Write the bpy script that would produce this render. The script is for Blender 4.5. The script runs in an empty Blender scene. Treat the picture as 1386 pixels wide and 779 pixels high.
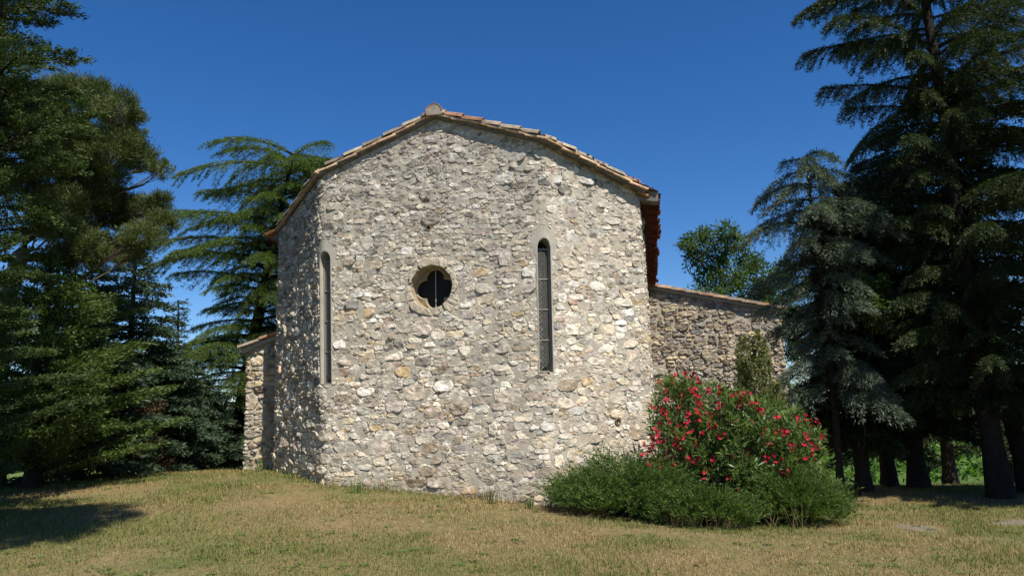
import bpy, math, random
import numpy as np
from mathutils import Matrix, Vector

SC = bpy.context.scene
COL = SC.collection
RNG = np.random.default_rng(7)

# ------------------------------------------------------------------ camera
PITCH, ROLL, FPX, W0, H0 = 0.1773, 0.030, 992.5, 1386.0, 779.0
EYE = 1.6
cam_d = bpy.data.cameras.new('camera')
cam_d.sensor_width = 36.0
cam_d.lens = FPX / W0 * 36.0
cam_d.clip_start = 0.05
cam_d.clip_end = 6000.0
cam = bpy.data.objects.new('camera', cam_d)
COL.objects.link(cam)
cam.matrix_world = (Matrix.Translation((0, 0, EYE)) @ Matrix.Rotation(math.pi / 2 + PITCH, 4, 'X')
                    @ Matrix.Rotation(-ROLL, 4, 'Z'))
SC.camera = cam

# ------------------------------------------------------------------ light
SUN_EL, SUN_AZ = math.radians(54), math.radians(34)     # azimuth: right of straight behind the camera
sun_dir = Vector((math.sin(SUN_AZ) * math.cos(SUN_EL), -math.cos(SUN_AZ) * math.cos(SUN_EL), math.sin(SUN_EL)))
sd = bpy.data.lights.new('sun', 'SUN')
sd.energy = 5.0
sd.angle = math.radians(0.5)
sd.color = (1.0, 0.925, 0.80)
sun = bpy.data.objects.new('sun', sd)
COL.objects.link(sun)
sun.rotation_euler = sun_dir.to_track_quat('Z', 'Y').to_euler()

world = bpy.data.worlds.new('World')
SC.world = world
world.use_nodes = True
wt = world.node_tree
wt.nodes.clear()
wo = wt.nodes.new('ShaderNodeOutputWorld')
wb = wt.nodes.new('ShaderNodeBackground')
ws = wt.nodes.new('ShaderNodeTexSky')
ws.sky_type = 'NISHITA'
ws.sun_disc = False
ws.sun_elevation = SUN_EL
ws.sun_rotation = math.atan2(sun_dir.x, sun_dir.y)
ws.altitude = 900
ws.air_density = 1.0
ws.dust_density = 0.05
ws.ozone_density = 4.0
wb.inputs[1].default_value = 0.086
wh = wt.nodes.new('ShaderNodeHueSaturation')      # the deep blue that a camera gives a clear southern sky
wh.inputs['Hue'].default_value = .507
wh.inputs['Saturation'].default_value = 1.29
wt.links.new(ws.outputs[0], wh.inputs['Color'])
wt.links.new(wh.outputs[0], wb.inputs[0])
wt.links.new(wb.outputs[0], wo.inputs[0])

SC.view_settings.view_transform = 'Standard'
SC.view_settings.look = 'None'
SC.view_settings.exposure = 0.58
SC.view_settings.gamma = 1.0
SC.view_settings.use_curve_mapping = False
SC.render.engine = 'CYCLES'
SC.cycles.max_bounces = 5
SC.cycles.diffuse_bounces = 3
SC.cycles.transparent_max_bounces = 4


def at(px, py, Y):
    """world point on the ray of a photo pixel at depth Y"""
    u, v = px - W0 / 2, py - H0 / 2
    c, s = math.cos(ROLL), math.sin(ROLL)
    u, v = c * u - s * v, s * u + c * v
    d = np.array([u, FPX * math.cos(PITCH) + v * math.sin(PITCH), FPX * math.sin(PITCH) - v * math.cos(PITCH)])
    d = d * (Y / d[1])
    return np.array([d[0], d[1], d[2] + EYE])


# ------------------------------------------------------------------ numeric helpers
_TAB = np.random.default_rng(3).random(4096)


def vnoise(x, y, z=0.0, seed=0):
    x = np.asarray(x, float); y = np.asarray(y, float); z = np.asarray(z, float) + 0 * x
    xi = np.floor(x).astype(np.int64); yi = np.floor(y).astype(np.int64); zi = np.floor(z).astype(np.int64)
    fx, fy, fz = x - xi, y - yi, z - zi
    fx = fx * fx * (3 - 2 * fx); fy = fy * fy * (3 - 2 * fy); fz = fz * fz * (3 - 2 * fz)

    def h(a, b, c):
        n = (a * 73856093) ^ (b * 19349663) ^ (c * 83492791) ^ (seed * 2654435)
        n = (n ^ (n >> 13)) * 1274126177
        return _TAB[(n ^ (n >> 16)) & 4095]
    r = 0
    for a in (0, 1):
        for b in (0, 1):
            for c in (0, 1):
                r = r + h(xi + a, yi + b, zi + c) * (fx if a else 1 - fx) * (fy if b else 1 - fy) * (fz if c else 1 - fz)
    return r


def fbm(x, y, z=0.0, seed=0, o=4):
    r, a, t = 0, 1.0, 0
    for i in range(o):
        r = r + a * vnoise(np.asarray(x) * 2 ** i, np.asarray(y) * 2 ** i, np.asarray(z) * 2 ** i, seed + i); t += a; a *= .5
    return r / t


def unit(v):
    return v / (np.linalg.norm(v, axis=-1, keepdims=True) + 1e-9)


class Geo:
    """collects vertices, quads and triangles of ONE mesh"""
    def __init__(self):
        self.v, self.f, self.c, self.m, self.n = [], [], [], [], 0

    def add(self, v, f, col=None, mat=0):
        v = np.asarray(v, float).reshape(-1, 3); f = np.asarray(f, np.int64)
        self.v.append(v); self.f.append(f + self.n); self.m.append(np.full(len(f), mat, np.int32))
        c = np.ones((len(v), 4))
        if col is not None:
            c[:, :3] = col
        self.c.append(c)
        self.n += len(v)

    def box(self, c, sx, sy, sz, M=None, mat=0, col=None):
        q = np.array([[x, y, z] for x in (-.5, .5) for y in (-.5, .5) for z in (-.5, .5)]) * [sx, sy, sz]
        if M is not None:
            q = q @ np.asarray(M).T
        self.add(q + c, [[0, 1, 3, 2], [4, 6, 7, 5], [0, 4, 5, 1], [2, 3, 7, 6], [0, 2, 6, 4], [1, 5, 7, 3]], col, mat)

    def bar(self, a, b, w, t, nrm, mat=0, col=None):
        """box from a to b, w wide, t thick along nrm"""
        a = np.asarray(a, float); b = np.asarray(b, float)
        d = unit(b - a); n = np.asarray(nrm, float); n = unit(n - d * (n @ d)); s = np.cross(d, n)
        self.box((a + b) / 2, np.linalg.norm(b - a), w, t, np.stack([d, s, n], 1), mat, col)

    def tube(self, p, r, k=8, mat=0, cap=True, col=None):
        p = np.asarray(p, float); r = np.broadcast_to(np.asarray(r, float), (len(p),))
        t = unit(np.gradient(p, axis=0))
        ref = np.where(np.abs(t[:, 2:3]) > .9, [[1., 0, 0]], [[0, 0, 1.]])
        a = unit(np.cross(ref, t)); b = np.cross(t, a)
        th = np.arange(k) * 2 * math.pi / k
        v = p[:, None] + r[:, None, None] * (np.cos(th)[None, :, None] * a[:, None] + np.sin(th)[None, :, None] * b[:, None])
        n = len(p)
        i = np.arange(n - 1)[:, None] * k; j = np.arange(k)[None]; jn = (j + 1) % k
        f = np.stack([i + j, i + jn, i + k + jn, i + k + j], -1).reshape(-1, 4)
        self.add(v, f, col, mat)
        if cap:
            o = (n - 1) * k
            self.f.append(np.array([[o + x for x in q] for q in [(0, 1, 2, 3)]] if k == 4 else
                                   [[o, o + x, o + x + 1] for x in range(1, k - 1)]) + self.n - n * k)
            self.m.append(np.full(len(self.f[-1]), mat, np.int32))

    def leaves(self, P, D, N, L, Wd, col=None, mat=0, mid=.45):
        """one diamond shaped leaf per row"""
        n = len(P)
        S = unit(np.cross(D, N)); L = np.broadcast_to(L, (n,))[:, None]; Wd = np.broadcast_to(Wd, (n,))[:, None] * .5
        v = np.stack([P, P + D * L * mid + S * Wd, P + D * L, P + D * L * mid - S * Wd], 1).reshape(-1, 3)
        f = np.arange(4 * n).reshape(n, 4)
        self.add(v, f, None if col is None else np.repeat(col, 4, 0), mat)

    def build(self, name, mats, parent=None, smooth=False, loc=None):
        me = bpy.data.meshes.new(name)
        V = np.concatenate(self.v)
        off = np.zeros(3)
        if loc is not None:
            off = np.asarray(loc, float); V = V - off
        me.vertices.add(len(V)); me.vertices.foreach_set('co', V.astype(np.float32).ravel())
        tot = np.concatenate([np.full(len(f), f.shape[1], np.int32) for f in self.f])
        idx = np.concatenate([f.ravel() for f in self.f]).astype(np.int32)
        me.loops.add(len(idx)); me.loops.foreach_set('vertex_index', idx)
        me.polygons.add(len(tot))
        me.polygons.foreach_set('loop_start', np.concatenate([[0], np.cumsum(tot)[:-1]]).astype(np.int32))
        me.polygons.foreach_set('loop_total', tot)
        me.polygons.foreach_set('material_index', np.concatenate(self.m))
        mi = np.concatenate(self.m)
        me.polygons.foreach_set('use_smooth', (mi == 0) if smooth == 'first' else np.full(len(tot), bool(smooth)))
        ca = me.color_attributes.new('Col', 'FLOAT_COLOR', 'POINT')
        ca.data.foreach_set('color', np.concatenate(self.c).astype(np.float32).ravel())
        for m in (mats if isinstance(mats, (list, tuple)) else [mats]):
            me.materials.append(m)
        me.update(calc_edges=True)
        me.validate()
        o = bpy.data.objects.new(name, me)
        COL.objects.link(o)
        o.location = off
        if parent:
            o.parent = parent
            o.location = off - np.array(WL[parent.name])
        WL[o.name] = tuple(off)
        return o


WL = {}          # world location of each built object


def tag(o, label=None, cat=None, group=None, kind=None):
    for k, v in (('label', label), ('category', cat), ('group', group), ('kind', kind)):
        if v:
            o[k] = v
    return o


def thing(name, loc, label, cat, group=None):
    o = bpy.data.objects.new(name, None)
    COL.objects.link(o)
    o.location = loc
    o.empty_display_size = .3
    WL[o.name] = tuple(loc)
    return tag(o, label, cat, group)


# ------------------------------------------------------------------ materials
def new_mat(name):
    m = bpy.data.materials.new(name)
    m.use_nodes = True
    nt = m.node_tree
    nt.nodes.clear()
    out = nt.nodes.new('ShaderNodeOutputMaterial')
    b = nt.nodes.new('ShaderNodeBsdfPrincipled')
    b.inputs['Roughness'].default_value = .9
    b.inputs['Specular IOR Level'].default_value = .2
    nt.links.new(b.outputs[0], out.inputs[0])
    return m, nt, b, out


def nd(nt, t, **kw):
    n = nt.nodes.new(t)
    for k, v in kw.items():
        if k.startswith('i_'):
            n.inputs[k[2:].replace('_', ' ')].default_value = v
        else:
            setattr(n, k, v)
    return n


def ramp(nt, stops):
    r = nt.nodes.new('ShaderNodeValToRGB')
    e = r.color_ramp.elements
    while len(e) < len(stops):
        e.new(.5)
    for q, (p, c) in zip(e, stops):
        q.position = p
        q.color = (*c, 1) if len(c) == 3 else c
    return r


def mixc(nt, blend, fac, a, b):
    n = nt.nodes.new('ShaderNodeMix')
    n.data_type = 'RGBA'; n.blend_type = blend
    for s, v in ((0, fac), (6, a), (7, b)):
        if hasattr(v, 'is_linked') or hasattr(v, 'links'):
            nt.links.new(v, n.inputs[s])
        elif s == 0:
            n.inputs[s].default_value = v
        else:
            n.inputs[s].default_value = (*v, 1)
    return n.outputs[2]


def coords(nt):
    return nt.nodes.new('ShaderNodeTexCoord').outputs['Object']


def noise(nt, vec, scale, detail=4, rough=.6):
    n = nd(nt, 'ShaderNodeTexNoise')
    n.inputs['Scale'].default_value = scale
    n.inputs['Detail'].default_value = detail
    n.inputs['Roughness'].default_value = rough
    nt.links.new(vec, n.inputs['Vector'])
    return n.outputs[0]


def bump(nt, b, h, strength, dist, prev=None):
    n = nd(nt, 'ShaderNodeBump')
    n.inputs['Strength'].default_value = strength
    n.inputs['Distance'].default_value = dist
    nt.links.new(h, n.inputs['Height'])
    if prev:
        nt.links.new(prev, n.inputs['Normal'])
    nt.links.new(n.outputs[0], b.inputs['Normal'])
    return n.outputs[0]


def mat_attr(name, lo=.72, hi=1.25, s1=9, s2=60, bs=.8, bd=.02, rough=.92):
    """colour attribute x two scales of mottling, with bump"""
    m, nt, b, _ = new_mat(name)
    co = coords(nt)
    a = nd(nt, 'ShaderNodeVertexColor', layer_name='Col').outputs[0]
    n1 = noise(nt, co, s1, 5, .65)
    n2 = noise(nt, co, s2, 4, .7)
    r1 = ramp(nt, [(.3, (lo,) * 3), (.7, (hi,) * 3)]); nt.links.new(n1, r1.inputs[0])
    r2 = ramp(nt, [(.32, (.62, .6, .57)), (.5, (1, 1, 1)), (.72, (1.18, 1.16, 1.12))]); nt.links.new(n2, r2.inputs[0])
    c = mixc(nt, 'MULTIPLY', 1.0, a, r1.outputs[0])
    c = mixc(nt, 'MULTIPLY', .8, c, r2.outputs[0])
    nt.links.new(c, b.inputs['Base Color'])
    b.inputs['Roughness'].default_value = rough
    p = bump(nt, b, n1, bs, bd)
    bump(nt, b, n2, bs * .8, bd * .35, p)
    return m


def mat_plain(name, c1, c2, scale=8, rough=.85, metal=0, bs=.4, bd=.01):
    m, nt, b, _ = new_mat(name)
    co = coords(nt)
    n1 = noise(nt, co, scale, 6, .65)
    r = ramp(nt, [(.32, c1), (.68, c2)]); nt.links.new(n1, r.inputs[0])
    nt.links.new(r.outputs[0], b.inputs['Base Color'])
    b.inputs['Roughness'].default_value = rough
    b.inputs['Metallic'].default_value = metal
    n2 = noise(nt, co, scale * 5, 4, .7)
    bump(nt, b, n2, bs, bd)
    return m


def mat_leaf(name, dark, mid, light, trans=.3, rough=.6, spec=.25, tint=(1.5, 1.7, .8)):
    m, nt, b, out = new_mat(name)
    g = nd(nt, 'ShaderNodeNewGeometry')
    co = coords(nt)
    n = noise(nt, co, 1.1, 3, .6)
    r = ramp(nt, [(0, dark), (.55, mid), (1, light)])
    ad = nd(nt, 'ShaderNodeMath', operation='MULTIPLY_ADD'); ad.inputs[1].default_value = .55; ad.inputs[2].default_value = -.06
    nt.links.new(g.outputs['Random Per Island'], ad.inputs[0])
    a2 = nd(nt, 'ShaderNodeMath', operation='MULTIPLY_ADD'); a2.inputs[1].default_value = .62
    nt.links.new(n, a2.inputs[0]); nt.links.new(ad.outputs[0], a2.inputs[2])
    nt.links.new(a2.outputs[0], r.inputs[0])
    nt.links.new(r.outputs[0], b.inputs['Base Color'])
    b.inputs['Roughness'].default_value = rough
    b.inputs['Specular IOR Level'].default_value = spec
    t = nd(nt, 'ShaderNodeBsdfTranslucent')
    tc = mixc(nt, 'MULTIPLY', 1.0, r.outputs[0], tint)
    nt.links.new(tc, t.inputs[0])
    mx = nd(nt, 'ShaderNodeMixShader'); mx.inputs[0].default_value = trans
    nt.links.new(b.outputs[0], mx.inputs[1]); nt.links.new(t.outputs[0], mx.inputs[2])
    nt.links.new(mx.outputs[0], out.inputs[0])
    return m


M_STONE = mat_attr('rubble_stone')
M_MORTAR = mat_plain('lime_mortar', (.31, .28, .225), (.43, .395, .325), 5, .95, 0, .8, .014)
M_LIME = mat_plain('limestone', (.40, .34, .25), (.60, .54, .43), 9, .95, 0, 1.0, .03)
M_TRACERY = mat_plain('dressed_stone', (.22, .17, .115), (.36, .29, .20), 7, .9)
M_CEMENT = mat_plain('cement_render', (.30, .285, .245), (.39, .37, .32), 4, .95, 0, .4, .006)
M_TILE = mat_attr('clay_tile', .6, 1.3, 6, 45, .5, .008)
M_BARK = mat_plain('shade_darkened_bark', (.016, .013, .011), (.04, .033, .027), 7, .95, 0, 1, .04)  # near black: shade on the grove's trunks is put into the bark colour
M_PBARK = mat_plain('pale_bark', (.09, .07, .055), (.20, .165, .14), 5, .95, 0, 1, .03)
M_METAL = mat_plain('galvanised_iron', (.24, .22, .19), (.38, .36, .32), 30, .55, .3)
M_WIRE = mat_plain('wire_mesh', (.16, .155, .14), (.26, .25, .23), 30, .7, .1)
M_LEAD = mat_plain('lead_came', (.35, .35, .33), (.5, .5, .47), 30, .6, .1)
M_OLDM = mat_plain('old_mortar', (.11, .10, .085), (.24, .22, .19), 9, .95, 0, 1, .02)
M_PIPE = mat_plain('drain_clay', (.16, .10, .07), (.26, .18, .13), 12)
M_VOID = mat_plain('dark_interior', (.012, .011, .010), (.02, .018, .016), 6)
m_, nt_, b_, _o = new_mat('window_glass')
b_.inputs['Base Color'].default_value = (.016, .014, .012, 1)
b_.inputs['Roughness'].default_value = .45
b_.inputs['Specular IOR Level'].default_value = .12
bump(nt_, b_, noise(nt_, coords(nt_), 9, 2), .25, .01)
M_GLASS = m_

# ------------------------------------------------------------------ ground
_CP = np.array([
    (-5.0, 15.2, .73), (-3.6, 13.4, .57), (.6, 12.4, .18), (2.5, 13.6, -.12), (7.5, 16, -.12), (4.5, 11, -.08),
    (0, 0, .0), (0, 5, .05), (-6, 6, .12), (6, 6, -.12), (-9, 16, .62), (-13, 12, .5), (11, 11, -.2), (13, 17, -.25),
    (-9, 19, .45), (-5, 21, .35), (8, 24, -.8), (0, 20, .3), (-22, 20, .1), (-10, 28, -.6), (0, 32, -1.2), (14, 32, -1.6),
    (-30, 0, .1), (30, 0, -.2), (0, -20, 0), (-40, 45, -2.2), (0, 55, -2.6), (40, 45, -2.4), (30, 20, -.8), (-60, 10, -1), (60, 10, -1)])


def _tps():
    P = _CP[:, :2]; n = len(P)
    def U(r2): return np.where(r2 > 0, r2 * np.log(r2 + 1e-12), 0)
    K = U(((P[:, None] - P[None]) ** 2).sum(-1)) + np.eye(n) * 4
    Q = np.c_[np.ones(n), P]
    A = np.block([[K, Q], [Q.T, np.zeros((3, 3))]])
    w = np.linalg.solve(A, np.r_[_CP[:, 2], 0, 0, 0])
    def f(x, y):
        x = np.asarray(x, float); y = np.asarray(y, float)
        r2 = (x[..., None] - P[:, 0]) ** 2 + (y[..., None] - P[:, 1]) ** 2
        return (U(r2) * w[:n]).sum(-1) + w[n] + w[n + 1] * x + w[n + 2] * y
    return f


_tp = _tps()


def ground_z(x, y):
    x = np.asarray(x, float); y = np.asarray(y, float)
    r = np.hypot(x, y)
    k = np.clip((r - 35) / 35, 0, 1); k = k * k * (3 - 2 * k)
    z = _tp(np.clip(x, -60, 60), np.clip(y, -20, 55)) * (1 - k) + k * (-3.0)
    return z + .035 * (fbm(x * .9, y * .9, 0, 11, 3) - .5) * np.clip(1.5 - r / 60, 0, 1)


def gz(x, y):
    return float(ground_z(np.array([x]), np.array([y]))[0])


def build_ground():
    a = np.concatenate([-np.geomspace(4000, 26, 26), np.arange(-25, 25.01, .25), np.geomspace(26, 4000, 26)])
    b = np.concatenate([-np.geomspace(2000, 6, 14), np.arange(-5, 34.01, .25), np.geomspace(36, 4000, 34)])
    X, Y = np.meshgrid(a, b)
    Z = ground_z(X.ravel(), Y.ravel())
    n, m = len(a), len(b)
    i = np.arange(m - 1)[:, None] * n + np.arange(n - 1)[None]
    g = Geo()
    g.add(np.c_[X.ravel(), Y.ravel(), Z], np.stack([i, i + 1, i + n + 1, i + n], -1).reshape(-1, 4))
    m_, nt, b_, _ = new_mat('dry_lawn_soil')
    co = coords(nt)
    n1 = noise(nt, co, .45, 5, .65); n2 = noise(nt, co, 14, 5, .75); n3 = noise(nt, co, .011, 3)
    r1 = ramp(nt, [(.34, (.21, .155, .078)), (.5, (.185, .15, .07)), (.66, (.11, .125, .04))]); nt.links.new(n1, r1.inputs[0])
    r2 = ramp(nt, [(.3, (.45, .42, .38)), (.55, (1, 1, 1)), (.75, (1.5, 1.4, 1.2))]); nt.links.new(n2, r2.inputs[0])
    c = mixc(nt, 'MULTIPLY', .9, r1.outputs[0], r2.outputs[0])
    # green fields past the knoll
    sx = nd(nt, 'ShaderNodeVectorMath', operation='LENGTH'); nt.links.new(co, sx.inputs[0])
    rf = ramp(nt, [(.26, (0, 0, 0)), (.32, (1, 1, 1))])
    dv = nd(nt, 'ShaderNodeMath', operation='DIVIDE'); dv.inputs[1].default_value = 100
    nt.links.new(sx.outputs['Value'], dv.inputs[0]); nt.links.new(dv.outputs[0], rf.inputs[0])
    r3 = ramp(nt, [(.4, (.07, .13, .025)), (.6, (.13, .16, .045))]); nt.links.new(n3, r3.inputs[0])
    c = mixc(nt, 'MIX', rf.outputs[0], c, r3.outputs[0])
    nt.links.new(c, b_.inputs['Base Color'])
    b_.inputs['Roughness'].default_value = 1
    bump(nt, b_, n2, .8, .04)
    tag(g.build('ground', m_, smooth=True), kind='structure')


build_ground()

# far hills
g = Geo()
th = np.linspace(math.radians(20), math.radians(160), 160)
for R0, hh, sd_ in ((1500, 34, 1), (2600, 75, 2)):
    prof = hh * (.35 + fbm(th * 7, th * 0 + sd_, 0, 40 + sd_, 4))
    rows = []
    for k, (dr, fz) in enumerate(((0, 0), (120, .45), (300, .85), (520, 1.0), (900, .7))):
        rows.append(np.c_[(R0 + dr) * np.cos(th), (R0 + dr) * np.sin(th), -6 + prof * fz])
    n = len(th); i = np.arange(4)[:, None] * n + np.arange(n - 1)[None]
    g.add(np.concatenate(rows), np.stack([i, i + 1, i + n + 1, i + n], -1).reshape(-1, 4))
M_HILL = mat_plain('wooded_hill', (.06, .085, .07), (.10, .125, .10), .02, 1)
tag(g.build('hills', M_HILL, smooth=True), kind='structure')

# ------------------------------------------------------------------ chapel geometry (plan in metres)
TH = -0.2257
AX = np.array([math.cos(TH), math.sin(TH)]); AY = np.array([-math.sin(TH), math.cos(TH)])
CTR = np.array([-1.4962, 13.0])
PSI = -0.0475
UA, ZR, SR, SL = .1705, 5.6262 + EYE, .3614, .3759


def plan(u, w):
    return CTR + np.asarray(u)[..., None] * AX + np.asarray(w)[..., None] * AY


def to_uw(p):
    q = np.asarray(p)[..., :2] - CTR
    return q @ AX, q @ AY


def lateral(p):
    u, w = to_uw(p)
    return (u - UA) * math.cos(PSI) - w * math.sin(PSI)


def roof_z(p):
    l = lateral(p)
    return ZR - np.where(l > 0, SR * l, -SL * l)


RIDGE = math.sin(PSI) * AX + math.cos(PSI) * AY            # direction of the nave
CROSS = math.cos(PSI) * AX - math.sin(PSI) * AY            # to the right, across the roof
P0 = plan(-3.8795, 1.4181); P1 = plan(-2.1658, 0); P2 = plan(2.1658, 0); P3 = plan(3.7563, 1.6044)
NAVE = 10.4
chapel = thing('stone_chapel', (float(CTR[0]), float(CTR[1]), .3),
               'old rubble stone chapel with gabled apse, round window and two slit windows', 'chapel')


class Strip:
    """an unrolled vertical wall: s along it, z up, h outward"""
    def __init__(self, top, base=None, zt=5., zb=0., delta=.07):
        self.t = np.array(top); self.b = np.array(base if base is not None else top)
        self.k = np.r_[0, np.cumsum(np.linalg.norm(np.diff(self.t, axis=0), axis=1))]
        self.zt, self.zb, self.d = zt, zb, delta

    def _p(self, s, z):
        f = np.clip((self.zt - z) / (self.zt - self.zb), -.3, 1.3)[..., None]
        def L(P):
            return np.stack([np.interp(s, self.k, P[:, 0]), np.interp(s, self.k, P[:, 1])], -1)
        return L(self.t) * (1 - f) + L(self.b) * f

    def p(self, s, z):
        return (self._p(s - self.d, z) + self._p(s, z) + self._p(s + self.d, z)) / 3

    def __call__(self, s, z, h=0):
        s, z, h = np.broadcast_arrays(np.asarray(s, float), np.asarray(z, float), np.asarray(h, float))
        e = .05
        t = unit(self.p(s + e, z) - self.p(s - e, z))
        n = np.stack([t[..., 1], -t[..., 0]], -1)
        q = self.p(s, z) + n * h[..., None]
        return np.concatenate([q, z[..., None]], -1)


PAL_APSE = [((.55, .485, .38), .28), ((.65, .60, .52), .16), ((.43, .395, .33), .22), ((.46, .39, .335), .12), ((.45, .34, .20), .03), ((.42, .29, .22), .012),
            ((.33, .27, .20), .09), ((.21, .195, .175), .04), ((.50, .45, .38), .13)]
PAL_GREY = [((.33, .28, .21), .3), ((.25, .23, .20), .25), ((.40, .33, .22), .15), ((.22, .18, .14), .15), ((.45, .38, .30), .15)]


def pack_stones(S, width, zlo, zhi, ztop, excl, rng, amin, amax, gap, n_try=(14000, 30000, 60000), crs=.118, big_low=False, alo=1.35):
    """irregular coursed packing of boxy stones on a raster, then each grown to its neighbours"""
    res = .0125
    nx, nz = int(width / res), int((zhi - zlo) / res)
    sx = (np.arange(nx) + .5) * res; zz = zlo + (np.arange(nz) + .5) * res
    SX, ZZ = np.meshgrid(sx, zz, indexing='ij')
    lab = np.zeros((nx, nz), np.int32)
    lab[ZZ > ztop(SX)] = -1
    lab[excl(SX, ZZ)] = -1
    st = []
    classes = [(amax * .60, amax, n_try[0] // 7, 0), (amax * .5, amax * .95, n_try[0] // 3, 1), (amax * .36, amax * .64, n_try[0], 0), (amax * .3, amax * .7, n_try[0] // 2, 1),
               (amax * .3, amax * .5, n_try[1], 0), (amin * 1.6, amax * .4, n_try[1], 1), (amin, amax * .3, n_try[2], 0)]
    for lo, hi, nt, thin in classes:
        fails = 0
        for k in range(nt):
            a = lo + (hi - lo) * rng.random() ** 1.6
            asp = 3.4 + 2.8 * rng.random() if thin else alo + 2.0 * rng.random() ** 1.3
            b = max(a / asp, .013)
            if not thin and rng.random() < .05:
                a, b = b * 1.15, min(a, b * 1.5)
            s0 = rng.random() * width; z0 = zlo + rng.random() * (zhi - zlo)
            if big_low:
                kz = 1.12 - .34 * (z0 - zlo) / (zhi - zlo)
                a *= kz; b *= kz
            if a > amax * .28 and rng.random() < .8:      # beds of the rough courses, slightly wavy
                wv = .05 * math.sin(s0 * 1.1 + z0 * .4) + .03 * math.sin(s0 * 2.7 + z0)
                z0 = zlo + round((z0 - b - zlo - wv) / crs) * crs + wv + b + rng.normal(0, .006)
                if z0 >= zhi or z0 <= zlo:
                    continue
            i0, i1 = int((s0 - a - gap) / res), int((s0 + a + gap) / res) + 1
            j0, j1 = int((z0 - zlo - b - gap) / res), int((z0 - zlo + b + gap) / res) + 1
            if i0 < 0 or j0 < 0 or i1 >= nx or j1 >= nz:
                continue
            if lab[min(int(s0 / res), nx - 1), min(int((z0 - zlo) / res), nz - 1)]:
                continue
            sub = lab[i0:i1, j0:j1]
            e = rng.uniform(2.6, 6.5)
            m = (np.abs((sx[i0:i1, None] - s0) / (a + gap * .5)) ** e + np.abs((zz[None, j0:j1] - z0) / (b + gap * .5)) ** e) < 1
            if (sub[m] != 0).any():
                continue
            st.append((s0, z0, a, b, e))
            sub[m] = len(st)
    st = np.array(st)
    n, K = len(st), 22
    th = (np.arange(K) / K * 2 * math.pi)[None]
    a, b, e = st[:, 2:3], st[:, 3:4], st[:, 4:5]
    ct, sn = np.cos(th), np.sin(th)
    r0 = (np.abs(ct / a) ** e + np.abs(sn / b) ** e) ** (-1 / e)
    ids = np.arange(1, n + 1)[:, None]
    free = np.zeros((n, K)); alive = np.ones((n, K), bool)
    for k in range(1, 9):
        rr = r0 + k * res
        i = np.clip(((st[:, :1] + rr * ct) / res).astype(int), 0, nx - 1)
        j = np.clip(((st[:, 1:2] + rr * sn - zlo) / res).astype(int), 0, nz - 1)
        v = lab[i, j]
        alive &= (v == 0) | (v == ids)
        free += alive * res
    r = r0 + np.maximum(free * .5 - gap * .35, 0)
    r = .5 * r + .25 * (np.roll(r, 1, 1) + np.roll(r, -1, 1))
    r *= 1 + .17 * (rng.random((n, K)) - .5) + .24 * (vnoise(ct * 1.9 + ids * 3.1, sn * 1.9 + ids * 1.7, 0, 5) - .5)
    return st, r, K


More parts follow.
